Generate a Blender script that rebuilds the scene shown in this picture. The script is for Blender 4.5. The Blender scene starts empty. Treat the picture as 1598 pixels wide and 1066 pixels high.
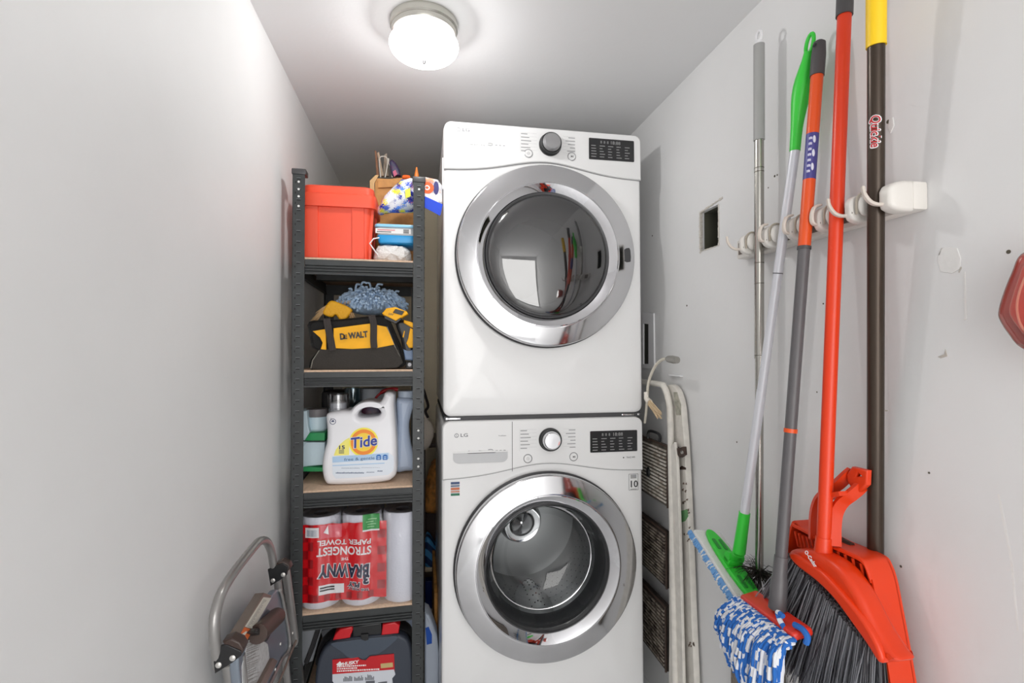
import bpy, bmesh, math, random
from mathutils import Vector, Matrix
random.seed(7)
R = math.radians
SC = bpy.context.scene
COL = SC.collection
V = Vector

# ------------------------------------------------------------------ camera
CAM = V((0, 0, 1.25)); YAW = R(10.1); PIT = R(0.87); FPX = 790.0
FWD = V((math.sin(YAW)*math.cos(PIT), math.cos(YAW)*math.cos(PIT), math.sin(PIT)))
RGT = V((math.cos(YAW), -math.sin(YAW), 0))
UPV = RGT.cross(FWD)
cd = bpy.data.cameras.new('camera'); cam = bpy.data.objects.new('camera', cd); COL.objects.link(cam)
cd.sensor_width = 36; cd.lens = 36*FPX/1598; cd.clip_start = .01
cam.matrix_world = Matrix(((RGT.x, UPV.x, -FWD.x, CAM.x), (RGT.y, UPV.y, -FWD.y, CAM.y), (RGT.z, UPV.z, -FWD.z, CAM.z), (0, 0, 0, 1)))
SC.camera = cam

def P(px, py, X=None, Y=None, Z=None):
    d = FWD + RGT*((px-799)/FPX) - UPV*((py-533)/FPX)
    if X is not None: s = (X-CAM.x)/d.x
    elif Y is not None: s = (Y-CAM.y)/d.y
    else: s = (Z-CAM.z)/d.z
    return CAM + d*s

# ------------------------------------------------------------------ world, light, exposure
SC.view_settings.view_transform = 'Standard'; SC.view_settings.look = 'None'
SC.view_settings.gamma = 1; SC.view_settings.use_curve_mapping = False
SC.view_settings.exposure = 0.15
SC.cycles.use_denoising = True
SC.cycles.max_bounces = 10; SC.cycles.transparent_max_bounces = 12
w = bpy.data.worlds.new('world'); SC.world = w; w.use_nodes = True
bg = w.node_tree.nodes['Background']; bg.inputs[0].default_value = (1, .99, .975, 1); bg.inputs[1].default_value = 1.3
LAMP = 6.8           # power of the bulb inside the ceiling lamp
ld = bpy.data.lights.new('added_fill_light', 'AREA'); ld.shape = 'RECTANGLE'; ld.size = 1.2; ld.size_y = 1.9; ld.energy = 24; ld.color = (1, .985, .965)  # fill light added behind the camera to brighten the closet
lo = bpy.data.objects.new('added_fill_light', ld); COL.objects.link(lo); lo.location = (.207, -1.45, 1.1); lo.rotation_euler = (R(90), 0, 0)

# ------------------------------------------------------------------ materials
def lin(c):
    c = c/255
    return c/12.92 if c <= .04045 else ((c+.055)/1.055)**2.4
def rgb(c): return (lin(c[0]), lin(c[1]), lin(c[2]), 1)
MC = {}
def M(name, c, rough=.5, metal=0, bump=0, bs=60, var=0, vs=6, c2=None, coat=0, spec=.5, trans=0, emit=0, wave=None, aniso=0):
    if name in MC: return MC[name]
    m = bpy.data.materials.new(name); m.use_nodes = True; MC[name] = m
    nt = m.node_tree; b = nt.nodes['Principled BSDF']; L = nt.links.new
    b.inputs['Base Color'].default_value = rgb(c); b.inputs['Roughness'].default_value = rough; b.inputs['Metallic'].default_value = metal
    b.inputs['Specular IOR Level'].default_value = spec; b.inputs['Coat Weight'].default_value = coat
    b.inputs['Transmission Weight'].default_value = trans
    if emit:
        b.inputs['Emission Color'].default_value = rgb(c); b.inputs['Emission Strength'].default_value = emit
    tc = nt.nodes.new('ShaderNodeTexCoord')
    if var or c2:
        n = nt.nodes.new('ShaderNodeTexNoise'); n.inputs['Scale'].default_value = vs; n.inputs['Detail'].default_value = 6
        L(tc.outputs['Object'], n.inputs['Vector'])
        rp = nt.nodes.new('ShaderNodeValToRGB'); L(n.outputs['Fac'], rp.inputs[0])
        k = c2 or tuple(max(0, x*(1-var)) for x in c)
        rp.color_ramp.elements[0].color = rgb(k); rp.color_ramp.elements[1].color = rgb(c)
        rp.color_ramp.elements[0].position = .35; rp.color_ramp.elements[1].position = .62
        L(rp.outputs[0], b.inputs['Base Color'])
    if bump:
        n = nt.nodes.new('ShaderNodeTexNoise'); n.inputs['Scale'].default_value = bs; n.inputs['Detail'].default_value = 5
        L(tc.outputs['Object'], n.inputs['Vector'])
        if wave:
            n2 = nt.nodes.new('ShaderNodeTexWave'); n2.inputs['Scale'].default_value = wave; n2.inputs['Distortion'].default_value = .5
            L(tc.outputs['Object'], n2.inputs['Vector']); src = n2.outputs['Fac']
        else: src = n.outputs['Fac']
        bp = nt.nodes.new('ShaderNodeBump'); bp.inputs['Strength'].default_value = bump; bp.inputs['Distance'].default_value = .004
        L(src, bp.inputs['Height']); L(bp.outputs[0], b.inputs['Normal'])
    return m

def glassy(name, tint, refl=.08, rough=.02, gcol=(255, 255, 255), blend=.25):
    if name in MC: return MC[name]
    m = bpy.data.materials.new(name); m.use_nodes = True; MC[name] = m
    nt = m.node_tree; nt.nodes.clear(); L = nt.links.new
    o = nt.nodes.new('ShaderNodeOutputMaterial'); t = nt.nodes.new('ShaderNodeBsdfTransparent'); g = nt.nodes.new('ShaderNodeBsdfGlossy')
    mx = nt.nodes.new('ShaderNodeMixShader'); lw = nt.nodes.new('ShaderNodeLayerWeight'); lw.inputs[0].default_value = blend
    ad = nt.nodes.new('ShaderNodeMath'); ad.inputs[1].default_value = refl; ad.use_clamp = True
    t.inputs[0].default_value = rgb(tint); g.inputs[0].default_value = rgb(gcol); g.inputs['Roughness'].default_value = rough
    L(lw.outputs['Fresnel'], ad.inputs[0]); L(ad.outputs[0], mx.inputs[0]); L(t.outputs[0], mx.inputs[1]); L(g.outputs[0], mx.inputs[2]); L(mx.outputs[0], o.inputs[0])
    return m

# ------------------------------------------------------------------ mesh builder
def frame(o, u, v):
    u = V(u).normalized(); v = V(v); w_ = u.cross(v).normalized(); v = w_.cross(u)
    return Matrix(((u.x, v.x, w_.x, o[0]), (u.y, v.y, w_.y, o[1]), (u.z, v.z, w_.z, o[2]), (0, 0, 0, 1)))
def axframe(o, d):
    d = V(d).normalized(); a = V((0, 0, 1)) if abs(d.z) < .9 else V((1, 0, 0))
    u = a.cross(d).normalized(); v = d.cross(u)
    return Matrix(((u.x, v.x, d.x, o[0]), (u.y, v.y, d.y, o[1]), (u.z, v.z, d.z, o[2]), (0, 0, 0, 1)))
def catmull(pts, n=6, closed=False):
    pts = [V(p) for p in pts]; N = len(pts); out = []
    rng = range(N) if closed else range(N-1)
    for i in rng:
        if closed: a, b, c, d = pts[i-1], pts[i], pts[(i+1) % N], pts[(i+2) % N]
        else: a, b, c, d = pts[max(i-1, 0)], pts[i], pts[i+1], pts[min(i+2, N-1)]
        for k in range(n):
            t = k/n
            out.append(.5*((2*b)+(c-a)*t+(2*a-5*b+4*c-d)*t*t+(3*b-a-3*c+d)*t**3))
    if not closed: out.append(pts[-1])
    return out
def rrect(x0, y0, x1, y1, r, n=5):
    o = []
    for cx, cy, a in ((x1-r, y1-r, 0), (x0+r, y1-r, 90), (x0+r, y0+r, 180), (x1-r, y0+r, 270)):
        for k in range(n+1):
            t = R(a+90*k/n); o.append((cx+r*math.cos(t), cy+r*math.sin(t)))
    return o

class B:
    def __init__(s): s.bm = bmesh.new()
    def _mi(s, fs, m):
        for f in fs: f.material_index = m
    def box(s, c, d, rot=None, m=0, bev=0, seg=2):
        mt = Matrix.Translation(V(c)) @ (rot.to_4x4() if rot else Matrix()) @ Matrix.Diagonal((d[0], d[1], d[2], 1))
        r = bmesh.ops.create_cube(s.bm, size=1, matrix=mt); vs = r['verts']
        fs = set(f for v in vs for f in v.link_faces); s._mi(fs, m)
        if bev:
            es = list(set(e for v in vs for e in v.link_edges))
            q = bmesh.ops.bevel(s.bm, geom=es, offset=bev, segments=seg, affect='EDGES', profile=.5); s._mi(q['faces'], m)
        return s
    def bx(s, x0, x1, y0, y1, z0, z1, m=0, bev=0, seg=2):
        return s.box(((x0+x1)/2, (y0+y1)/2, (z0+z1)/2), (abs(x1-x0), abs(y1-y0), abs(z1-z0)), None, m, bev, seg)
    def rings(s, rs, closed=True, cap0=True, cap1=True, m=0, mf=None):
        vv = [[s.bm.verts.new(p) for p in r] for r in rs]
        n = len(vv[0])
        for i in range(len(vv)-1):
            for k in range(n if closed else n-1):
                a, b, c, d = vv[i][k], vv[i][(k+1) % n], vv[i+1][(k+1) % n], vv[i+1][k]
                try:
                    f = s.bm.faces.new((a, b, c, d)); f.material_index = mf(i, k) if mf else m
                except ValueError: pass
        if closed and cap0: s.bm.faces.new(list(reversed(vv[0]))).material_index = mf(0, 0) if mf else m
        if closed and cap1: s.bm.faces.new(vv[-1]).material_index = mf(len(vv)-2, 0) if mf else m
        return s
    def tube(s, pts, r, n=10, m=0, closed=False, mf=None, flat=None, caps=True):
        pts = [V(p) for p in pts]; N = len(pts)
        rr = r if isinstance(r, (list, tuple)) else [r]*N
        T = []
        for i in range(N):
            a = pts[i-1] if (i > 0 or closed) else pts[i]; b = pts[(i+1) % N] if (i < N-1 or closed) else pts[i]
            t = (b-a)
            T.append(t.normalized() if t.length > 1e-9 else V((0, 0, 1)))
        u = T[0].orthogonal().normalized() if flat is None else V(flat[0])
        rs = []
        for i in range(N):
            u = (u - T[i]*u.dot(T[i])).normalized(); w_ = T[i].cross(u)
            fx, fy = (1, 1) if flat is None else (flat[1], flat[2])
            if flat is not None and len(flat) > 3:      # rectangular section
                q = [(1, 1), (-1, 1), (-1, -1), (1, -1)]
                rs.append([pts[i]+u*(a_*fx)+w_*(b_*fy) for a_, b_ in q])
            else:
                rs.append([pts[i]+(u*math.cos(2*math.pi*k/n)*fx+w_*math.sin(2*math.pi*k/n)*fy)*rr[i] for k in range(n)])
        if closed: rs.append(rs[0])
        return s.rings(rs, True, caps and not closed, caps and not closed, m, mf)
    def cyl(s, a, b, r, r2=None, n=20, m=0): return s.tube([a, b], [r, r if r2 is None else r2], n, m)
    def lathe(s, prof, F, n=48, m=0, mf=None, sx=1, sy=1, loop=False):
        rs = []
        for r, h in (prof+[prof[0]] if loop else prof):
            rs.append([F @ V((max(r, 1e-5)*math.cos(2*math.pi*k/n)*sx, max(r, 1e-5)*math.sin(2*math.pi*k/n)*sy, h)) for k in range(n)])
        return s.rings(rs, True, (not loop) and prof[0][0] < 1e-3, (not loop) and prof[-1][0] < 1e-3, m, mf)
    def ball(s, c, r, rot=None, m=0, u=20, v=12):
        rr = (r, r, r) if not isinstance(r, (tuple, list)) else r
        mt = Matrix.Translation(V(c)) @ (rot.to_4x4() if rot else Matrix()) @ Matrix.Diagonal((rr[0], rr[1], rr[2], 1))
        q = bmesh.ops.create_uvsphere(s.bm, u_segments=u, v_segments=v, radius=1, matrix=mt)
        s._mi(set(f for v_ in q['verts'] for f in v_.link_faces), m); return s
    def grid(s, fn, nu, nv, m=0, mf=None):
        g = [[s.bm.verts.new(fn(i/nu, j/nv)) for j in range(nv+1)] for i in range(nu+1)]
        for i in range(nu):
            for j in range(nv):
                f = s.bm.faces.new((g[i][j], g[i+1][j], g[i+1][j+1], g[i][j+1])); f.material_index = mf(i, j) if mf else m
        return s
    def _curve(s, cu, F, m, warp=None):
        ob = bpy.data.objects.new('tmp', cu); COL.objects.link(ob)
        dg = bpy.context.evaluated_depsgraph_get(); ev = ob.evaluated_get(dg); me = ev.to_mesh()
        vs = [s.bm.verts.new((warp(F @ v.co) if warp else F @ v.co)) for v in me.vertices]
        for p in me.polygons:
            try:
                f = s.bm.faces.new([vs[i] for i in p.vertices]); f.material_index = m
            except ValueError: pass
        ev.to_mesh_clear(); bpy.data.objects.remove(ob); bpy.data.curves.remove(cu); return s
    def prism(s, outs, F, depth, bev=0, m=0, warp=None, seg=2):
        """outlines (2-D, holes allowed) filled and extruded along the frame's w from 0 to depth"""
        if not isinstance(outs[0][0], (tuple, list, Vector)): outs = [outs]
        cu = bpy.data.curves.new('c', 'CURVE'); cu.dimensions = '2D'; cu.fill_mode = 'BOTH'
        for o in outs:
            sp = cu.splines.new('POLY'); sp.points.add(len(o)-1)
            for p, q in zip(sp.points, o): p.co = (q[0], q[1], 0, 1)
            sp.use_cyclic_u = True
        cu.extrude = max(depth/2-bev, 1e-5); cu.bevel_depth = bev; cu.bevel_resolution = seg; cu.offset = -bev
        return s._curve(cu, F @ Matrix.Translation((0, 0, depth/2)), m, warp)
    def text(s, t, F, h, ext=.0004, m=0, bold=0, wid=None, align='CENTER', shear=0, warp=None, space=1):
        cu = bpy.data.curves.new('t', 'FONT'); cu.body = t; cu.size = h/.7; cu.extrude = ext; cu.offset = bold*h; cu.shear = shear
        cu.align_x = align; cu.align_y = 'CENTER'; cu.space_character = space; cu.resolution_u = 3
        S = Matrix()
        if wid:
            ob = bpy.data.objects.new('tmp', cu); COL.objects.link(ob); bpy.context.view_layer.update()
            dx = ob.dimensions.x; bpy.data.objects.remove(ob)
            if dx > 0: S = Matrix.Diagonal((wid/dx, 1, 1, 1))
        return s._curve(cu, F @ S, m, warp)
    def xf(s, mt): bmesh.ops.transform(s.bm, matrix=mt, verts=s.bm.verts); return s
    def jitter(s, a, f=1.0):
        from mathutils import noise
        for v in s.bm.verts:
            n = noise.noise_vector(v.co*f); v.co += n*a
        return s

OFF = {}
def finish(name, b, mats, loc, smooth=38):
    me = bpy.data.meshes.new(name)
    bmesh.ops.recalc_face_normals(b.bm, faces=b.bm.faces)
    bmesh.ops.translate(b.bm, vec=-loc, verts=b.bm.verts)
    b.bm.to_mesh(me); b.bm.free()
    for m in (mats if isinstance(mats, (list, tuple)) else [mats]): me.materials.append(m)
    if smooth:
        for p in me.polygons: p.use_smooth = True
        me.set_sharp_from_angle(angle=R(smooth))
    o = bpy.data.objects.new(name, me); COL.objects.link(o); return o
def thing(name, label, cat, loc, group=None):
    o = bpy.data.objects.new(name, None); COL.objects.link(o); o.location = loc; o.empty_display_size = .05
    o['label'] = label; o['category'] = cat
    if group: o['group'] = group
    OFF[o.name] = V(loc); return o
def part(par, name, b, mats, label=None, smooth=38):
    loc = OFF[par.name]; o = finish(name, b, mats, loc, smooth); o.parent = par; OFF[o.name] = loc
    if label: o['label'] = label
    return o
def solo(name, label, cat, b, mats, loc, smooth=38, group=None):
    o = finish(name, b, mats, V(loc), smooth); o.location = loc; OFF[o.name] = V(loc)
    o['label'] = label; o['category'] = cat
    if group: o['group'] = group
    return o
def struct(name, b, mats, smooth=0, par=None):
    o = finish(name, b, mats, V((0, 0, 0)), smooth); o['kind'] = 'structure'; OFF[o.name] = V((0, 0, 0))
    if par: o.parent = par; del o['kind']
    return o

def FY(y): return frame((0, y, 0), (1, 0, 0), (0, 0, 1))          # sheet facing the camera side: 2-D = (X, Z), w -> -Y
def FX(x): return frame((x, 0, 0), (0, -1, 0), (0, 0, 1))         # sheet facing the room from the right wall: 2-D = (-Y, Z), w -> -X
def py_(pts, y): return [(p.x, p.z) for p in (P(a, b, Y=y) for a, b in pts)]
def px_(pts, x): return [(-p.y, p.z) for p in (P(a, b, X=x) for a, b in pts)]

# ------------------------------------------------------------------ shared materials
m_wall = M('wall_paint', (229, 229, 229), .55, bump=.12, bs=35, var=.015, vs=3)
m_ceil = M('ceiling_paint', (228, 228, 229), .7, bump=.1, bs=60)
m_back = M('back_wall_paint', (240, 226, 198), .7, bump=.1)
m_floor = M('floor_tile', (226, 227, 228), .4, var=.04)
m_white = M('white_enamel', (236, 236, 236), .22, coat=.4)
m_pan = M('white_panel_plastic', (228, 228, 228), .35)
m_seam_shadow = M('seam_shadow_dark', (70, 70, 72), .6)
m_chr = M('brushed_chrome', (212, 212, 214), .09, 1)
m_mir = M('mirror_chrome', (225, 225, 228), .035, 1)
m_blk = M('black_plastic', (24, 24, 26), .4)
m_dkg = M('dark_grey_plastic', (62, 62, 64), .42)
m_ink = M('grey_print', (140, 140, 142), .6)
m_ink2 = M('dark_print', (45, 45, 48), .6)
m_post = M('shelf_steel', (54, 57, 58), .45, .15, var=.12, vs=30)
m_slot = M('post_slot', (18, 18, 19), .7)
m_lite = M('bright_slot', (175, 178, 180), .5)
m_mdf = M('particle_board', (214, 184, 158), .75, var=.08, vs=120)
m_red = M('red_plastic', (224, 58, 14), .34)
m_steel = M('stainless_tube', (176, 174, 168), .25, 1)
m_wp = M('white_plastic', (232, 232, 234), .4)

# ------------------------------------------------------------------ room shell
XL, XR, YB, ZC, YF = -.43, .844, 2.92, 2.132, -1.5
b = B(); b.bx(-2.2, 2.6, -2.4, YB+.1, -.06, 0); struct('floor', b, m_floor)
b = B(); b.bx(XL-.1, XR+.1, YF, YB+.1, ZC, ZC+.1); struct('ceiling', b, m_ceil)
b = B(); b.bx(XL-.1, XL, YF, YB+.1, 0, ZC); struct('wall_left', b, m_wall)
b = B(); b.bx(XL, XR, YB, YB+.1, 0, ZC); struct('wall_back', b, m_back)
b = B(); b.bx(-2.2, 2.6, -2.4, -2.3, 0, 2.5); struct('wall_hall', b, m_wall)
# right wall with the torn rectangular opening cut through its board
h0 = P(1093, 355, X=XR).y; h1 = P(1122, 350, X=XR).y; hz0 = P(1110, 387, X=XR).z; hz1 = P(1108, 325, X=XR).z
ya, yb = min(h0, h1), max(h0, h1)
b = B()
b.bx(XR, XR+.12, YF, ya, 0, ZC); b.bx(XR, XR+.12, yb, YB+.1, 0, ZC)
b.bx(XR, XR+.12, ya, yb, 0, hz0); b.bx(XR, XR+.12, ya, yb, hz1, ZC)
b.bx(XR+.10, XR+.12, ya, yb, hz0, hz1, m=1)
b.bx(XR+.013, XR+.1, ya-.001, ya+.002, hz0, hz1, m=1); b.bx(XR+.013, XR+.1, yb-.002, yb+.001, hz0, hz1, m=1)
b.bx(XR+.013, XR+.1, ya, yb, hz0-.001, hz0+.002, m=1); b.bx(XR+.013, XR+.1, ya, yb, hz1-.002, hz1+.001, m=1)
wr = struct('wall_right', b, [m_wall, M('cavity', (78, 78, 66), .9)])
# torn paper edge around the opening
b = B(); rnd = random.Random(3)
def torn(p0, p1, wdt, n=16):
    for i in range(n):
        t0, t1 = i/n, (i+1)/n; a = V(p0).lerp(V(p1), t0); c = V(p0).lerp(V(p1), t1); k = wdt*(.35+rnd.random())
        d = (c-a); nrm = V((0, -d.z, d.y)).normalized()
        o_ = [a-nrm*k, c-nrm*k*.8, c+nrm*k*.7, a+nrm*k]
        r0 = [q+V((-.0015-.002*rnd.random(), 0, 0)) for q in o_]; r1 = [q+V((.006, 0, 0)) for q in o_]
        b.rings([r1, r0])
torn((XR, yb, hz0-.005), (XR, yb, hz1+.003), .0035); torn((XR, ya, hz0), (XR, ya, hz1), .002)
torn((XR, yb+.002, hz1), (XR, ya-.02, hz1+.012), .0025); torn((XR, ya, hz0), (XR, yb, hz0), .0015)
struct('torn_edge', b, M('torn_drywall', (205, 200, 192), .9), par=wr)
# screw holes and scuffs of the wall
for (a, c, r_, mm) in [(1209, 275, .0028, 0), (1199, 293, .0016, 0), (1213, 273, .002, 0), (1386, 190, .0035, 0), (1480, 406, .0045, 0), (1471, 407, .002, 0), (1072, 477, .003, 0), (1018, 368, .003, 0), (1574, 393, .003, 0), (1285, 474, .0018, 0), (1406, 884, .0022, 0), (1450, 738, .0018, 0), (1150, 690, .0022, 0), (1275, 612, .0016, 0)]:
    q = P(a, c, X=XR); b = B(); b.lathe([(0, .0006), (r_, .0006), (r_*1.1, -.002)], axframe(q, (-1, 0, 0)), 10)
    struct('screw_hole', b, M('hole_dark', (92, 86, 74), .9), par=wr)
def patch(pts, mt, nm, d=.0012):
    b = B(); b.prism(px_(pts, XR), FX(XR+.002), d+.002, min(.0006, d*.5)); struct(nm, b, mt, par=wr)
m_pl = M('spackle', (230, 229, 227), .8, bump=.3, bs=90); m_sc = M('scuff', (188, 182, 174), .9)
patch([(1466, 392), (1474, 386), (1494, 387), (1500, 404), (1498, 420), (1486, 427), (1468, 424), (1464, 408)], m_pl, 'spackle_patch')
patch([(1496, 424), (1500, 416), (1501, 418), (1497, 426)], m_sc, 'scuff'); patch([(1465, 398), (1470, 387), (1471, 388), (1467, 399)], m_sc, 'scuff')
patch([(1504, 426), (1507, 424), (1509, 498), (1505, 500)], m_pl, 'spackle_patch')
patch([(1464, 557), (1474, 553), (1476, 545), (1479, 556), (1468, 559)], m_sc, 'scuff')
patch([(1388, 186), (1394, 183), (1396, 196), (1390, 208), (1386, 200)], m_pl, 'spackle_patch')
patch([(1556, 770), (1560, 772), (1571, 826), (1581, 880), (1590, 985), (1587, 985), (1577, 880), (1567, 828)], m_pl, 'spackle_patch', .0001)
patch([(1382, 640), (1386, 640), (1386, 642), (1382, 642)], m_sc, 'scuff')

# ------------------------------------------------------------------ ceiling lamp
lx, ly = .004, 1.375
t = thing('ceiling_lamp', 'round flush ceiling lamp with a lit white glass shade', 'lamp', (lx, ly, ZC))
F = axframe((lx, ly, ZC), (0, 0, -1))
b = B(); b.lathe([(0, 0), (.089, 0), (.091, .004), (.090, .018), (.086, .021), (.087, .026), (.084, .034), (.076, .036), (0, .036)], F, 64)
part(t, 'base_pan', b, M('satin_nickel', (200, 198, 190), .25, .9))
b = B(); pr = [(.072, .034)]
for k in range(15):
    a = R(-25+115*k/14); pr.append((.093*math.cos(a) if k < 14 else 0, .064+.040*math.sin(a)))
b.lathe(pr, F, 64)
m = bpy.data.materials.new('lit_opal_glass'); m.use_nodes = True; nt = m.node_tree; nt.nodes.clear()
o_ = nt.nodes.new('ShaderNodeOutputMaterial'); ad = nt.nodes.new('ShaderNodeAddShader'); em = nt.nodes.new('ShaderNodeEmission'); tr = nt.nodes.new('ShaderNodeBsdfTransparent')
em.inputs[0].default_value = (1, .99, .97, 1); em.inputs[1].default_value = 1.8; tr.inputs[0].default_value = (.85, .85, .85, 1)
nt.links.new(em.outputs[0], ad.inputs[0]); nt.links.new(tr.outputs[0], ad.inputs[1]); nt.links.new(ad.outputs[0], o_.inputs[0])
part(t, 'glass_shade', b, m, 'lit white glass shade')
pl = bpy.data.lights.new('bulb', 'POINT'); pl.energy = LAMP; pl.shadow_soft_size = .028; pl.color = (1, .995, .985)
po_ = bpy.data.objects.new('bulb', pl); COL.objects.link(po_); po_.parent = t; po_.location = (0, 0, -.052)
b = B(); b.lathe([(.006, .103), (.0055, .107), (.003, .112), (0, .113)], F, 16); part(t, 'finial', b, m_chr, 'small metal finial')

# ------------------------------------------------------------------ laundry machines
W_, D_ = .686, .72
def machine(name, label, cat, O, H, dz, dryer):
    t = thing(name, label, cat, (O[0]+W_/2, O[1]+.3, O[2]))
    MT = Matrix.Translation(O) @ Matrix.Rotation(R(-.8), 4, 'X')
    cx = .343
    def fr(y): return MT @ frame((0, y, 0), (1, 0, 0), (0, 0, 1))
    # body: a front with a round opening, rounded outline, sides and back
    r0 = .026
    angs = sorted(set([2*math.pi*k/120 for k in range(120)] + [math.atan2(c_[1]-dz, c_[0]-cx) % (2*math.pi) for c_ in rrect(0, 0, W_, H, r0, 8)]))
    out = rrect(0, 0, W_, H, r0, 8); n = len(out)
    def hit(a, k):
        d = (math.cos(a), math.sin(a)); best = None
        for i in range(n):
            p, q = out[i], out[(i+1) % n]
            ex, ey = q[0]-p[0], q[1]-p[1]; den = d[0]*ey-d[1]*ex
            if abs(den) < 1e-12: continue
            tt = ((p[0]-cx)*ey-(p[1]-dz)*ex)/den; s_ = ((p[0]-cx)*d[1]-(p[1]-dz)*d[0])/den
            if tt > 0 and -1e-6 <= s_ <= 1+1e-6: best = tt if best is None else min(best, tt)
        return best
    def rect_ring(inset, y):
        o_ = []
        for a in angs:
            t_ = hit(a, 0); x, z = cx+t_*math.cos(a), dz+t_*math.sin(a)
            x = W_/2+(x-W_/2)*(1-2*inset/W_); z = H/2+(z-H/2)*(1-2*inset/H); o_.append(MT @ V((x, y, z)))
        return o_
    def circ(r, y): return [MT @ V((cx+r*math.cos(a), y, dz+r*math.sin(a))) for a in angs]
    b = B(); b.rings([circ(.270, .03), circ(.286, .002), circ(.292, 0), rect_ring(.012, 0), rect_ring(.005, .0025), rect_ring(.0015, .006), rect_ring(0, .014), rect_ring(0, D_)], True, False, True)
    body = part(t, 'body', b, m_white)
    # control panel with arched lower edge
    if dryer: zl, zm, zr = H-.161, H-.117, H-.159
    else: zl, zm, zr = H-.187, H-.147, H-.183
    low = []
    for k in range(41):
        u = k/40; x = .002+(W_-.004)*u
        e = (x-cx)/.20; g_ = math.exp(-e*e*1.3)
        low.append((x, (zl+(zr-zl)*u)+(zm-(zl+zr)/2)*g_))
    top = [q for q in rrect(.002, H-.12, W_-.002, H-.002, .024, 8)][:18]
    b = B(); b.prism(low + top, fr(.004), .012, .004)
    # panel leans back a little towards its top
    panel = part(t, 'control_panel', b, m_pan)
    b = B(); b.prism([(x, z-.0022) for x, z in low]+[(x, z+.004) for x, z in reversed(low)], fr(.003), .0045); part(t, 'panel_seam', b, M('seam_grey', (150, 150, 152), .6))
    yf = -.0082
    # display
    def pq(px, py): q = MT.inverted() @ P(px, py, Y=O[1]-.01); return q.x, q.z
    if dryer: A, C = pq(921, 213), pq(992, 250)
    else: A, C = pq(923, 671), pq(997, 708)
    x0, x1 = min(A[0], C[0]), max(A[0], C[0]); zc = (A[1]+C[1])/2; hh = .074 if dryer else .072
    z0, z1 = zc-hh/2, zc+hh/2
    b = B(); b.prism(rrect(x0, z0, x1, z1, .003), fr(yf), .0016, .0004)
    dsp = part(panel, 'display', b, M('display_glass', (42, 42, 44), .18), 'dark display window')
    b = B(); rn = random.Random(5)
    b.text('18:88', fr(yf-.0017) @ Matrix.Translation(((x0*.42+x1*.58), z1-.013, 0)), .011, .0002, wid=.034)
    for k in range(3): b.text('8', fr(yf-.0017) @ Matrix.Translation((x0+.044+.012*k, z1-.013, 0)), .009, .0002)
    for c_ in range(5):
        for r_ in range(5):
            xx = x0+.008+c_*(x1-x0-.012)/5; zz = z1-.027-r_*.0095; wd = .010+rn.random()*.010
            b.prism([(xx, zz), (xx+wd, zz), (xx+wd, zz+.0022), (xx, zz+.0022)], fr(yf-.0016), .0003)
    part(dsp, 'display_marks', b, M('display_print', (150, 150, 150), .6))
    # legends either side of the knob
    K = pq(860, 222) if dryer else pq(860, 694)
    if dryer: K = (K[0], H-.058)
    else: K = (K[0], H-.068)
    b = B(); bb2 = B()
    for k in range(6):
        wd = .022+.016*((k*37) % 5)/5; zz = K[1]+.030-k*.0115
        b.prism([(K[0]-.088-.012, zz), (K[0]-.088-.012+wd, zz), (K[0]-.088-.012+wd, zz+.0026), (K[0]-.1, zz+.0026)], fr(yf), .0003)
        wd = .018+.018*((k*53+2) % 7)/7
        bb2.prism([(K[0]+.088-wd, zz-.002), (K[0]+.088, zz-.002), (K[0]+.088, zz+.0006), (K[0]+.088-wd, zz+.0006)], fr(yf), .0003)
    part(panel, 'cycle_legend', b, M('legend_print', (150, 150, 152), .6)); part(panel, 'cycle_legend', bb2, MC['legend_print'])
    b = B(); bb2 = B()
    for k in range(6):
        zz = K[1]+.030-k*.0115; b.prism([(K[0]-.101, zz+.0045), (K[0]-.045, zz+.0045), (K[0]-.045, zz+.0051), (K[0]-.101, zz+.0051)], fr(yf), .0003)
        bb2.prism([(K[0]+.045, zz+.003), (K[0]+.088, zz+.003), (K[0]+.088, zz+.0036), (K[0]+.045, zz+.0036)], fr(yf), .0003)
    b.prism([(K[0]-.103, K[1]-.035), (K[0]-.1024, K[1]-.035), (K[0]-.1024, K[1]+.038), (K[0]-.103, K[1]+.038)], fr(yf), .0003)
    part(panel, 'legend_lines', b, M('legend_line', (200, 200, 202), .6)); part(panel, 'legend_lines', bb2, MC['legend_line'])
    # knob
    Fk = axframe(MT @ V((K[0], yf, K[1])), MT.to_3x3() @ V((0, -1, 0)))
    b = B(); b.lathe([(0, 0), (.0385, 0), (.0385, .006), (.036, .009), (.035, .022), (.0335, .0235), (0, .0235)], Fk, 48); kn = part(panel, 'knob', b, m_blk, 'black dial with silver cap')
    b = B(); b.lathe([(.031, .022), (.0312, .026), (.0265, .034), (.025, .0355), (0, .036)], Fk, 48)
    part(kn, 'knob_cap', b, M('satin_silver', (176, 176, 178), .32, .85) if dryer else m_mir, 'silver cap')
    # buttons
    for (px, py, ic) in ([(826, 237, 0), (894, 242, 1)] if dryer else [(825, 717, 0), (897, 714, 1)]):
        q = pq(px, py); Fb = axframe(MT @ V((q[0], yf, q[1])), MT.to_3x3() @ V((0, -1, 0)))
        b = B(); b.lathe([(0, 0), (.0148, 0), (.0148, .001), (.0135, .0018), (.0125, .001), (.0118, .002), (0, .0024)], Fb, 32, mf=lambda i, k: 1 if i in (2, 3) else 0)
        bt = part(panel, 'button', b, [m_pan, M('button_ring', (150, 150, 152), .3, .6)])
        Fi = fr(yf-.0026) @ Matrix.Translation((q[0], q[1], 0)); b = B()
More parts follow.
